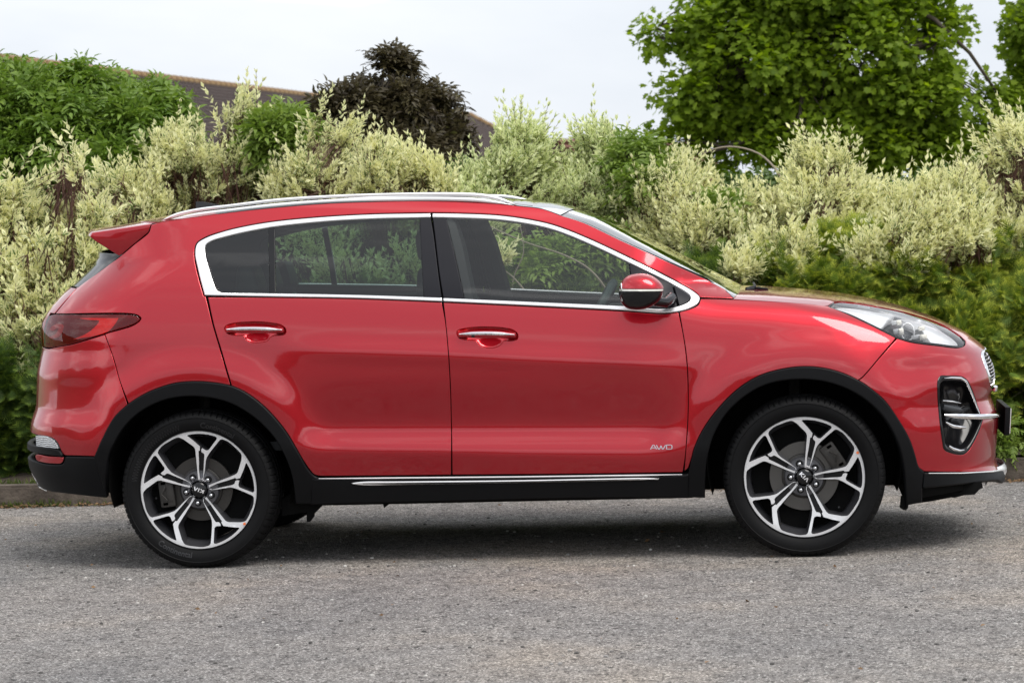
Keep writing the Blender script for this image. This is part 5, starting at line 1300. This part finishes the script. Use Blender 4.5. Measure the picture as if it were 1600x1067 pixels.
def elder(bls, n, label, m, lsize=.085, name='elder_shrub', group=None, nl=3, L_=.16, w=.36, up=.25, gate=.45):
    o = empty(name, tuple(root_of(bls))); base = np.array(o.location); tag(o, label, 'shrub', group)
    if n < 150: gate = 0
    p, g, r = fill(bls, n, up=up, gate=gate, gs=4.5, shrink=.12)
    PP, GG = [], []
    for k in range(5):
        a = unit(np.cross(g, unit(rng.normal(size=g.shape)))); PP.append(p+g*.03*k); GG.append(unit(g*.45+a+np.array([0, -.1, .15])))
    q = np.concatenate(PP); h = np.concatenate(GG); P_, D_, N_, S_, R_4 = rachis(q, h, L_, nl, lsize)
    leaves('foliage', LANCE, P_-base, D_, N_, S_, w, m, o, R_4)
    b2 = [(c-base, rr) for c, rr in bls]; skeleton(o, np.zeros(3), b2, p-base, g, BARK, 8*len(bls), .018, 8)
    return o
def conifer(bls, n, label, m, size=.105):
    n = int(n*1.9)
    sb = []; rt_ = root_of(bls)
    for c, rr in bls:
        for _ in range(max(6, int(20*rr[0]*rr[2]/.12))):
            q = rng.normal(size=3); q[1] -= .4; q = q/np.linalg.norm(q)*rng.random()**.35; s_ = rng.uniform(.13, .27); sb.append((c+q*rr*.86, np.array([s_*1.25, s_, s_*.62])))
    bls = sb
    o = empty('conifer_shrub', tuple(rt_)); base = np.array(o.location); tag(o, label, 'conifer', 'low conifers along the kerb')
    p, g, r = fill(bls, n, inner=.5, up=.25, gate=.44, gs=4.0, shrink=.03); g = unit(g+np.array([0, -.25, .12])); PP, GG, RR_ = [], [], []
    for k in range(5):
        a = unit(np.cross(g, unit(rng.normal(size=g.shape)))); PP.append(p+g*.024*k); GG.append(unit(g+.75*a)); RR_.append(np.clip(rng.random(len(p))*.6+.4*(r-.5), 0, 1))
    q = np.concatenate(PP); h = np.concatenate(GG); nn = unit(np.array([0, -.5, 1.0])+rng.normal(0, .5, q.shape))
    leaves('foliage', SPRAY, q-base, h, nn, size*(.6+.6*rng.random(len(q))), 1.0, m, o, np.concatenate(RR_))
    b2 = [(c-base, rr) for c, rr in bls]; skeleton(o, np.zeros(3), b2[::6], p-base, g, BARK, len(bls), .014, 5)
    return o
B = blob
# low conifers along the kerb, right to left
conifer([B(1555, 540, 3.3, 110, 165, .75), B(1600, 450, 3.6, 100, 80, .6), B(1740, 540, 3.3, 110, 150, .7)], 2600, 'yellow-green conifer at the right edge, beyond the nose and number plate of the car', CON)
conifer([B(1420, 540, 3.4, 130, 160, .8), B(1440, 450, 3.7, 70, 45, .5), B(1500, 415, 3.6, 25, 30, .2)], 2600, 'yellow-green conifer rising directly behind the headlight', CON)
conifer([B(1270, 540, 3.4, 130, 165, .8), B(1240, 435, 3.6, 60, 38, .5), B(1310, 420, 3.6, 30, 40, .25)], 2600, 'yellow-green conifer rising behind the middle of the bonnet', CON)
conifer([B(1110, 560, 3.4, 120, 140, .8), B(1150, 455, 3.5, 70, 45, .5)], 1500, 'darker green conifer behind the foot of the windscreen', COND)
conifer([B(930, 560, 3.5, 140, 140, .8)], 1200, 'dark conifer seen through the front door window', COND)
conifer([B(740, 560, 3.5, 130, 120, .8)], 900, 'dark conifer behind the middle of the car, between the two door windows', COND)
conifer([B(540, 560, 3.5, 140, 130, .8)], 900, 'dark conifer seen low through the rear door window', COND)
conifer([B(330, 590, 3.3, 120, 130, .7)], 700, 'dark conifer behind the rear wheel arch', COND)
conifer([B(150, 620, 3.1, 100, 130, .6)], 900, 'dark conifer directly behind the tail light', COND)
conifer([B(20, 640, 3.0, 110, 105, .6), B(-30, 620, 3.1, 60, 70, .5), B(-170, 600, 3.1, 100, 110, .6)], 2400, 'dark green conifer under the cream shrub at the left edge', COND)
# cream-edged shrubs
variegated([B(50, 400, 3.3, 95, 110, .6), B(120, 330, 3.5, 75, 85, .5), B(30, 510, 3.1, 65, 75, .4), B(25, 560, 2.9, 40, 45, .3), B(70, 480, 2.9, 45, 50, .3), B(130, 430, 3.4, 75, 80, .45), B(103, 245, 3.5, 34, 48, .3), B(190, 270, 3.9, 30, 55, .3), B(15, 300, 3.6, 40, 60, .4), B(-110, 400, 3.5, 90, 110, .5)], 1450, 'big-leaved cream and green shrub at the left edge, beside the tail of the car', .062, npair=5, L_=.12)
variegated([B(300, 250, 4.6, 70, 80, .5), B(370, 250, 4.6, 80, 75, .5), B(230, 300, 4.2, 60, 60, .4)], 1300, 'cream-edged shrub below the left roof slope, behind the rear of the roof rail', .050)
variegated([B(374, 160, 4.8, 14, 22, .15), B(402, 172, 4.8, 15, 25, .15)], 60, 'two thin cream-leaved shoots standing up against the tiled roof', .050)
variegated([B(500, 275, 4.3, 85, 60, .5), B(520, 220, 4.3, 30, 40, .25)], 1100, 'cream-edged shrub left of and below the purple tree', .048)
variegated([B(610, 260, 4.0, 70, 58, .5), B(650, 290, 3.9, 70, 40, .4)], 1100, 'cream-edged shrub in front of the purple tree', .050)
variegated([B(755, 295, 4.3, 80, 48, .5), B(803, 240, 4.5, 36, 36, .4), B(808, 208, 4.5, 20, 24, .2)], 1600, 'pale shrub between the purple tree and the small gable', .046, VAR2)
variegated([B(925, 290, 4.3, 62, 55, .5), B(945, 235, 4.5, 42, 34, .3), B(860, 300, 4.3, 40, 35, .3)], 1200, 'pale shrub right of the small gable, its shoots against the sky', .045, VAR2)
variegated([B(1040, 320, 4.0, 90, 65, .5), B(1070, 270, 4.2, 50, 40, .4), B(1100, 365, 3.7, 80, 50, .4)], 1600, 'cream-edged shrub behind the top of the windscreen', .044)
variegated([B(1150, 413, 2.9, 30, 26, .2)], 110, 'small whitish tuft of leaves low behind the foot of the windscreen', .048, L_=.10)
variegated([B(1290, 300, 4.1, 85, 60, .5), B(1280, 255, 4.2, 30, 32, .25), B(1200, 350, 4.0, 80, 50, .4), B(1320, 360, 3.9, 90, 45, .4), B(1230, 400, 3.1, 35, 22, .15), B(1350, 395, 3.1, 30, 25, .15)], 1850, 'cream-edged shrub below the trunk of the big maple', .048)
variegated([B(1420, 330, 4.0, 80, 48, .5), B(1390, 380, 3.9, 70, 35, .4), B(1440, 390, 3.1, 35, 25, .15), B(1500, 370, 3.1, 30, 25, .15)], 1200, 'cream-edged shrub behind the headlight, between two taller ones', .046)
variegated([B(1530, 320, 3.9, 75, 55, .5), B(1520, 275, 4.0, 30, 34, .25), B(1600, 330, 3.9, 50, 55, .4), B(1588, 205, 4.0, 16, 22, .15), B(1720, 300, 4.0, 90, 70, .5)], 1700, 'cream-edged shrub at the right edge, above the yellow-green conifer', .048)
# the darker mixed growth that shows between them
for px, w_, lab in ((250, 160, 'dark mixed green growth showing between the cream shrubs at the left, above the tail'), (480, 140, 'dark mixed green growth behind the roof rail, below the purple tree'), (720, 140, 'dark mixed green growth behind the middle of the roof'), (960, 140, 'dark mixed green growth behind the top of the windscreen'), (1200, 140, 'dark mixed green growth behind the bramble arch'), (1450, 160, 'dark mixed green growth at the right between the cream shrubs')):
    elder([B(px, 330 if px < 1100 else 350, 5.2, w_, 75, .5)], 520, lab, ELM, .055, group='darker shrubs filling the hedge', L_=.11, gate=.40)
# green elders
eg = 'green shrubs rising above the hedge'
elder([B(110, 205, 5.4, 130, 100, .8), B(10, 200, 5.4, 110, 105, .8), B(235, 200, 5.3, 62, 62, .6), B(150, 270, 5.0, 130, 60, .6), B(30, 280, 5.0, 90, 70, .6)], 2900, 'broad green elder filling the upper left corner', ELD, .070, group=eg)
elder([B(440, 225, 4.7, 52, 50, .4), B(460, 260, 4.6, 40, 40, .4)], 260, 'small fresh green elder in front of the tiled roof', ELY, .072, group=eg, L_=.13)
elder([B(995, 260, 4.2, 38, 42, .3), B(1010, 300, 4.0, 40, 40, .3), B(1115, 345, 3.8, 35, 22, .2)], 200, 'small fresh green shrub at the left foot of the big maple', ELY, .055, group=eg, L_=.11)
elder([B(590, 190, 6.0, 88, 68, .5), B(535, 190, 6.0, 60, 66, .5), B(665, 190, 6.0, 55, 56, .4), B(608, 125, 6.0, 36, 38, .3), B(530, 140, 6.0, 25, 25, .25), B(610, 250, 5.8, 105, 50, .5), B(690, 210, 5.9, 26, 50, .3)], 1500, 'dark purple-leaved elder standing against the white sky', PUR, .062, group=None, name='purple_elder', L_=.13, w=.38, gate=.53)
# ------------------------------------------------------------------ trees
def maple(bls, n, label, foot, trunk_px, lsize=.064, near=300):
    bls = [(c, rr*np.array([1, .62, 1])) for c, rr in bls]
    o = empty('maple_tree', tuple(foot)); base = np.array(foot); tag(o, label, 'tree', 'maples behind the hedge')
    p, g, r = fill(bls, n, inner=.35, up=.1, front=.62, shrink=.16, gate=.47, gs=3.4); P_, D_, N_, S_ = [], [], [], []
    for k in range(7):
        a = unit(np.cross(g, unit(rng.normal(size=g.shape)))); dd = unit(a+g*.5+np.array([0, -.15, -.35])); q = p+g*.035*k+a*.07
        P_.append(q); D_.append(dd); N_.append(unit(np.array([0, -.45, 1])+rng.normal(0, .35, p.shape))); S_.append(lsize*(.65+.6*rng.random(len(p))))
    P_, D_, N_, S_ = map(np.concatenate, (P_, D_, N_, S_)); R_4 = np.tile(rng.random(len(p)), 7)*.5+.5*rng.random(len(P_))
    vis = project(P_); inf = (vis[:, 0] > 0) & (vis[:, 0] < 1600) & (vis[:, 1] > 0) & (vis[:, 1] < 300)
    sc = P_[:, 1]+np.where(inf, 0, 99)-S_*6; idx = np.argsort(sc)[:near]; rest = np.ones(len(P_), bool); rest[idx] = False
    leaves('foliage', MAPLE, P_[rest]-base, D_[rest], N_[rest], S_[rest], 1.0, MAP, o, R_4[rest])
    # the nearest leaves one by one, sharing a few meshes
    T = []
    for q in range(6):
        t = leaves('leaf', MAPLE, np.zeros((1, 3)), np.array([[0, 1., 0]]), np.array([[0, 0, 1.]]), 1.0, 1.0, MAP, o, np.array([q/5]), kind=None); T.append(t.data); bpy.data.objects.remove(t)
    for k in idx:
        l = link('leaf', T[rng.integers(6)], None, o); d = unit(D_[k]); s = unit(np.cross(d, N_[k])); n_ = np.cross(s, d)
        l.matrix_local = Matrix.Translation(Vector(P_[k]-base)) @ Matrix((( *s, 0),)*0 or [[s[0], d[0], n_[0], 0], [s[1], d[1], n_[1], 0], [s[2], d[2], n_[2], 0], [0, 0, 0, 1]]) @ Matrix.Scale(S_[k], 4)
    tr = MB(); tp = np.array(trunk_px)-base; tr.tube(tp, list(np.linspace(.13, .05, len(tp))), 10, False); tr.build('trunk', BARK, o, ang=80)
    main = []
    for c, rr in bls:
        for _ in range(5): main.append(curve3(tp[rng.integers(len(tp)//2, len(tp))], c-base+rng.uniform(-.6, .6, 3)*rr, .15, 6))
    subs = [curve3(main[int(np.argmin([np.linalg.norm(q[-2]-(p[i]-base)) for q in main]))][rng.integers(2, 6)], p[i]-base, .1, 4) for i in rng.choice(len(p), len(p)//3, replace=False)]
    lb = MB()
    for s in main: lb.tube(s, list(np.linspace(.035, .012, len(s))), 6, False)
    lb.build('limb', BARK, o, ang=80)['kind'] = 'stuff'; twigs('twigs', subs, .008, .004, BARK, o)
YM = 12.0
f1 = at_y(1255, 300, YM); f1[2] = 0
maple([B(1180, 110, YM, 130, 110, 1.1), B(1340, 80, YM, 150, 130, 1.2), B(1090, 150, YM, 70, 90, .8), B(1450, 170, YM, 95, 85, .9), B(1290, 215, YM, 150, 60, 1.0), B(1130, 35, YM, 90, 60, .8), B(1300, -40, YM, 190, 100, 1.2), B(1030, 55, YM, 18, 24, .2), B(1490, 235, YM, 80, 50, .7), B(1475, 45, YM, 36, 36, .4), B(1380, 215, YM, 120, 60, .9), B(1060, 225, YM, 50, 45, .6), B(1545, 205, YM, 55, 85, .5), B(1200, 250, YM, 110, 45, .8)], 5800,
      'big bright green maple filling the upper right of the view', f1, [f1, at_y(1252, 330, YM), at_y(1245, 250, YM), at_y(1255, 180, YM), at_y(1250, 90, YM), at_y(1270, 0, YM), at_y(1280, -80, YM)])
f2 = at_y(1680, 300, YM+.5); f2[2] = 0
maple([B(1640, 60, YM+.3, 75, 110, .9), B(1660, 180, YM+.3, 90, 100, .9), B(1700, -60, YM+.3, 90, 90, .9), B(1600, 250, YM, 60, 60, .5), B(1660, 260, YM, 70, 60, .5)], 2800, 'second green maple cut off by the right edge', f2, [f2, at_y(1675, 250, YM+.5), at_y(1670, 100, YM+.5), at_y(1690, -60, YM+.5)], near=60)
# bare arching stems
def stem(name, pix, y, r, m, label, cat='branch', root=None):
    pts = [at_y(*q, y+dy) for q, dy in pix]; 
    mb = MB(); sp = spline([(p[0], p[2]) for p in pts], .05, False); yy = np.interp(np.linspace(0, 1, len(sp)), np.linspace(0, 1, len(pts)), [p[1] for p in pts])
    base = np.array([sp[-1][0], yy[-1], 0.08]) if root is None else root
    q = [np.array([a[0], b_, a[1]]) for a, b_ in zip(sp, yy)]; o = empty(name, tuple(base)); q.append(base)
    mb.tube([w-base for w in q], list(np.linspace(r*.4, r, len(q))), 6, False); mb.build('shoot', m, o, ang=80); tag(o, label, cat); return o
stem('bramble_stem', [((1092, 244), 0), ((1120, 232), 0), ((1150, 230), 0), ((1185, 240), -.1), ((1210, 262), -.2), ((1228, 292), -.3), ((1240, 330), -.4)], 4.3, .010, TWIGP, 'bare bramble stem arching above the hedge in front of the maple')
stem('bare_branch', [((762, 352), 0), ((820, 378), -.05), ((880, 398), -.1), ((920, 420), -.1), ((945, 450), -.1), ((955, 480), 0)], 2.9, .007, TWIGP, 'long pale branch seen through the upper part of the front door window')
stem('bare_branch', [((768, 416), 0), ((790, 424), 0), ((808, 440), 0), ((830, 470), 0), ((840, 500), 0)], 2.85, .008, TWIGP, 'short pale branch seen low through the front door window')
stem('bare_branch', [((812, 350), 0), ((818, 395), 0), ((802, 435), 0), ((800, 480), 0)], 2.9, .005, TWIGP, 'thin upright twig seen through the front door window')
variegated([B(781, 395, 2.8, 9, 14, .06)], 9, 'single cream leaf cluster seen through the front door window', .06, npair=4, L_=.08)
variegated([B(700, 440, 3.6, 150, 60, .3), B(520, 420, 3.4, 90, 60, .35)], 700, 'cream-edged shrub seen dimly through the rear door window', .055)
elder([B(830, 430, 3.4, 110, 60, .4), B(930, 410, 3.5, 70, 60, .3)], 260, 'mixed green shrub seen through the front door window', ELY, .06, group=eg, L_=.10)
elder([B(1572, 690, 2.35, 22, 28, .12)], 34, 'light green sprig growing over the kerb in front of the car', ELY, .035, group=None, name='kerb_weed', L_=.05)
# grass and moss tufts on the kerb, dead leaves in the gutter
GRS = leaf_mat('grass_blade', (.06, .10, .02), (.16, .20, .05), trans=.3)
n = 620; x = np.concatenate([rng.normal(at_z(50, 780)[0], .07, 200), rng.uniform(-4, 4, 140), rng.normal(at_z(130, 780)[0], .14, 180), rng.normal(at_z(100, 780)[0], .05, 100)])
p = np.stack([x, kerb_y(x)+np.where(rng.random(n) < .5, rng.normal(-.005, .01, n), rng.uniform(.12, .2, n)), np.zeros(n)], 1); p[:, 2] = np.where(p[:, 1]-kerb_y(x) > .1, .11, 0)
gr_ = leaves('verge_grass', LEAF4, p, unit(rng.normal(0, .5, (n, 3))+[0, -.2, 1]), rng.normal(size=(n, 3)), .02+.035*rng.random(n), .14, GRS, None); 
n = 2600; x = rng.uniform(-6, 6, n); p = np.stack([x, kerb_y(x)-np.abs(rng.normal(0, .05, n))-.003, .004+rng.random(n)*.012], 1); p[:90, 1] = rng.uniform(-5.5, 1.8, 90); p[:90, 0] = rng.uniform(-3, 3, 90)
leaves('leaf_litter', LEAF4, p, rng.normal(size=(n, 3))*[1, 1, .2], np.array([0, -.3, 1])+rng.normal(0, .4, (n, 3)), .010+.022*rng.random(n), .6, DEAD, None)
# scrap of litter
mb = MB(); c = at_z(72, 789)+np.array([0, 0, .004]); mb.box(c+np.array([0, 0, .004]), (.030, .008, .004), Matrix.Rotation(.25, 3, 'Z'), .0015); mb.box(c+np.array([.03, .004, .006]), (.012, .006, .0025), Matrix.Rotation(-.3, 3, 'Z'), .001)
tag(mb.build('litter', mat('white_paper', (.8, .8, .78), .6)), 'white scrap of litter lying in the gutter at the left', 'litter')
# loose chippings
ico = bmesh.new(); bmesh.ops.create_icosphere(ico, subdivisions=1, radius=1); iv = np.array([tuple(q.co) for q in ico.verts]); jf = [[q.index for q in f_.verts] for f_ in ico.faces]; ico.free()
n = 5200; xy = np.stack([rng.uniform(-3.2, 3.4, n), -6.2+8.2*rng.random(n)**1.0], 1); sz = .0018+.0070*rng.random(n)**5
v = (iv[None]*np.array([1, 1, .6])*(1+.35*rng.random((n, len(iv), 3)))*sz[:, None, None]); ang = rng.random(n)*6.28; ca, sa = np.cos(ang)[:, None], np.sin(ang)[:, None]
vx = v[..., 0]*ca-v[..., 1]*sa+xy[:, :1]; vy = v[..., 0]*sa+v[..., 1]*ca+xy[:, 1:]; V = np.stack([vx, vy, v[..., 2]+sz[:, None]*.3], -1).reshape(-1, 3)
F_ = (np.array(jf)[None]+(np.arange(n)*len(iv))[:, None, None]).reshape(-1, 3); me = bpy.data.meshes.new('loose_chippings'); me.from_pydata(V.tolist(), [], F_.tolist()); me.update()
a = me.attributes.new('rnd', 'FLOAT', 'POINT'); a.data.foreach_set('value', np.repeat(rng.random(n), len(iv)).astype(np.float32))
m, N, L = node_mat('stone_chippings'); q = N.new('ShaderNodeAttribute'); q.attribute_name = 'rnd'; L.new(ramp(N, L, q.outputs['Fac'], [(0, (.05, .048, .045)), (.3, (.16, .15, .145)), (.7, (.30, .29, .28)), (1, (.55, .53, .50))]).outputs[0], N['Principled BSDF'].inputs['Base Color']); N['Principled BSDF'].inputs['Roughness'].default_value = .8
tag(link('loose_chippings', me, m), kind='stuff')

# ------------------------------------------------------------------ houses
def tile_mat(name, c0, c1, sc=22):
    m, N, L = node_mat(name); b = N['Principled BSDF']; b.inputs['Roughness'].default_value = .85; t = N.new('ShaderNodeTexCoord'); n = N.new('ShaderNodeTexNoise'); n.inputs['Scale'].default_value = 3; n.inputs['Detail'].default_value = 8; n.inputs['Roughness'].default_value = .75; L.new(t.outputs['Object'], n.inputs['Vector'])
    L.new(ramp(N, L, n.outputs['Fac'], [(.35, c0), (.65, c1)]).outputs[0], b.inputs['Base Color']); return m
TILE = tile_mat('brown_roof_tile', (.052, .038, .036), (.080, .060, .056)); RIDGE = tile_mat('lichen_ridge_tile', (.16, .085, .045), (.30, .20, .09)); TILER = tile_mat('red_roof_tile', (.13, .055, .035), (.20, .09, .06))
BRICK = tile_mat('red_brown_brick', (.12, .06, .045), (.18, .10, .075))
def roof_courses(name, a, b, c, d, m, parent, n):
    """stepped tile courses on the slope a-b (ridge) to d-c (eave)"""
    a, b, c, d = map(np.array, (a, b, c, d)); nn = np.cross(b-a, d-a); nn = nn/np.linalg.norm(nn); nn = nn if nn[2] > 0 else -nn; v = []; f = []
    for i in range(n):
        t0, t1 = i/n, (i+1)/n; p = [a+(d-a)*t0, b+(c-b)*t0, b+(c-b)*t1, a+(d-a)*t1]; k = len(v)
        v += [p[0]+nn*.0, p[1]+nn*.0, p[2]+nn*.06, p[3]+nn*.06, p[2]-nn*.0, p[3]-nn*.0]; f += [(k, k+1, k+2, k+3), (k+3, k+2, k+4, k+5)]
    o = link(name, mesh(name, v, f, False), m, parent); o['kind'] = 'stuff'; return o
zr = 5.6
R0, R1_ = at_z(60, 100, zr), at_z(733, 181, zr)
u_ = (R1_-R0)/np.linalg.norm(R1_-R0); pr = np.array([u_[1], -u_[0], 0]); pr = pr if pr[1] < 0 else -pr
hs = tag(empty('house', (R0[0]*.5+R1_[0]*.5, R0[1]*.5+R1_[1]*.5, 0)), 'long house with brown tiled roof and orange lichen along its ridge', 'house'); hb = np.array(hs.location)
run, dz_ = 4.6, 2.9; R0e = R0-u_*6
e0, e1 = R0e+pr*run-[0, 0, dz_], R1_+pr*run+u_*run*.75-[0, 0, dz_]; e2, e3 = R1_-pr*run+u_*run*.75-[0, 0, dz_], R0e-pr*run-[0, 0, dz_]
nC = 26
roof_courses('roof_tiles', R0e-hb, R1_-hb, e1-hb, e0-hb, TILE, hs, nC); roof_courses('roof_tiles', R1_-hb, R1_-hb+u_*.01, e2-hb, e1-hb, TILE, hs, nC); roof_courses('roof_tiles', R1_-hb, R0e-hb, e3-hb, e2-hb, TILE, hs, nC)
# tile columns: upright joints as thin raised rolls
tv = []; 
cm = MB(); Lr_ = np.linalg.norm(R1_-R0e); nn = np.cross(R1_-R0e, e0-R0e); nn /= np.linalg.norm(nn); nn = nn if nn[2] > 0 else -nn
for k in range(int(Lr_/.30)):
    s = (k+.5)*.30; a = R0e+u_*s-hb+nn*.03; b = a+pr*run-np.array([0, 0, dz_]); w_ = u_*.03
    cm.add([a-w_, a+nn*.03, a+w_, b-w_, b+nn*.03, b+w_], [(0, 1, 4, 3), (1, 2, 5, 4)])
cm.build('tile_rolls', TILE, hs, smooth=False)['kind'] = 'stuff'
rt_m = bmesh.new(); bmesh.ops.create_cone(rt_m, segments=10, radius1=.13, radius2=.115, depth=.46, cap_ends=True); bmesh.ops.rotate(rt_m, verts=rt_m.verts, matrix=Matrix.Rotation(math.pi/2, 3, 'Y')); rtm = bpy.data.meshes.new('ridge_tile'); rt_m.to_mesh(rtm); rt_m.free()
az = math.atan2(u_[1], u_[0])
for k in range(int(Lr_/.45)):
    o = link('ridge_tile', rtm, RIDGE, hs); o.location = tuple(R0e+u_*(.225+.45*k)-hb+np.array([0, 0, .01])); o.rotation_euler = (0, 0, az)
hd_ = (e1-R1_); Lh = np.linalg.norm(hd_); 
for k in range(int(Lh/.45)):
    o = link('hip_tile', rtm, RIDGE, hs); c = R1_+hd_/Lh*(.225+.45*k)-hb+np.array([0, 0, .03]); o.location = tuple(c); o.rotation_euler = Vector(hd_).to_track_quat('X', 'Z').to_euler()
wm = MB(); c0, c1, c2, c3 = [q+0 for q in (e0, e1, e2, e3)]; cen = (c0+c1+c2+c3)/4; cs_ = [cen+(q-cen)*np.array([.96, .93, 1])-hb for q in (c0, c1, c2, c3)]
bot = [np.array([q[0], q[1], 0]) for q in cs_]; wm.add(cs_+bot, [(0, 1, 5, 4), (1, 2, 6, 5), (2, 3, 7, 6), (3, 0, 4, 7)]); wm.build('wall', BRICK, hs, smooth=False)
# small gable further right
g0, g1 = at_y(838, 223, 34), at_y(862, 216.5, 34); gz = g1[2]
gh = tag(empty('gabled_house', (g1[0], 34, 0)), 'small gable with red-brown tiles peeping over the hedge right of the purple tree', 'house'); gb = np.array(gh.location)
rd = np.array([.35, 1.0, 0]); rd /= np.linalg.norm(rd); sd_ = np.array([1.0, -.15, 0]); top = g1-gb; tb = top+rd*7
lft, rgt = top-sd_*1.6-[0, 0, 1.0], top+sd_*1.25-[0, 0, 1.35]; lb_, rb_ = lft+rd*7, rgt+rd*7
top2 = top-sd_*.28+np.array([0, 0, -.02])
roof_courses('roof_tiles', top2+rd*0, tb-sd_*.28, lb_, lft, TILER, gh, 14); roof_courses('roof_tiles', tb, top, rgt, rb_, TILER, gh, 14); roof_courses('roof_tiles', top2, top, top+rd*7, tb-sd_*.28, TILER, gh, 1)
ov = rd*.25; wm = MB(); a_, b_, c_2 = top+ov-[0, 0, .12], lft+ov-[0, 0, .12], rgt+ov-[0, 0, .12]; wm.add([a_, b_, c_2, b_-[0, 0, 3], c_2-[0, 0, 3]], [(0, 1, 2), (1, 3, 4, 2)]); wm.build('gable_wall', BRICK, gh, smooth=False)
vb = MB(); vb.tube([top-[0, 0, .10], rgt-[0, 0, .10]], .07, 4); vb.tube([top-[0, 0, .10], lft-[0, 0, .10]], .07, 4); vb.build('verge_board', mat('brown_board', (.07, .04, .03), .8), gh, smooth=False)
for o in mir: mirror(o)
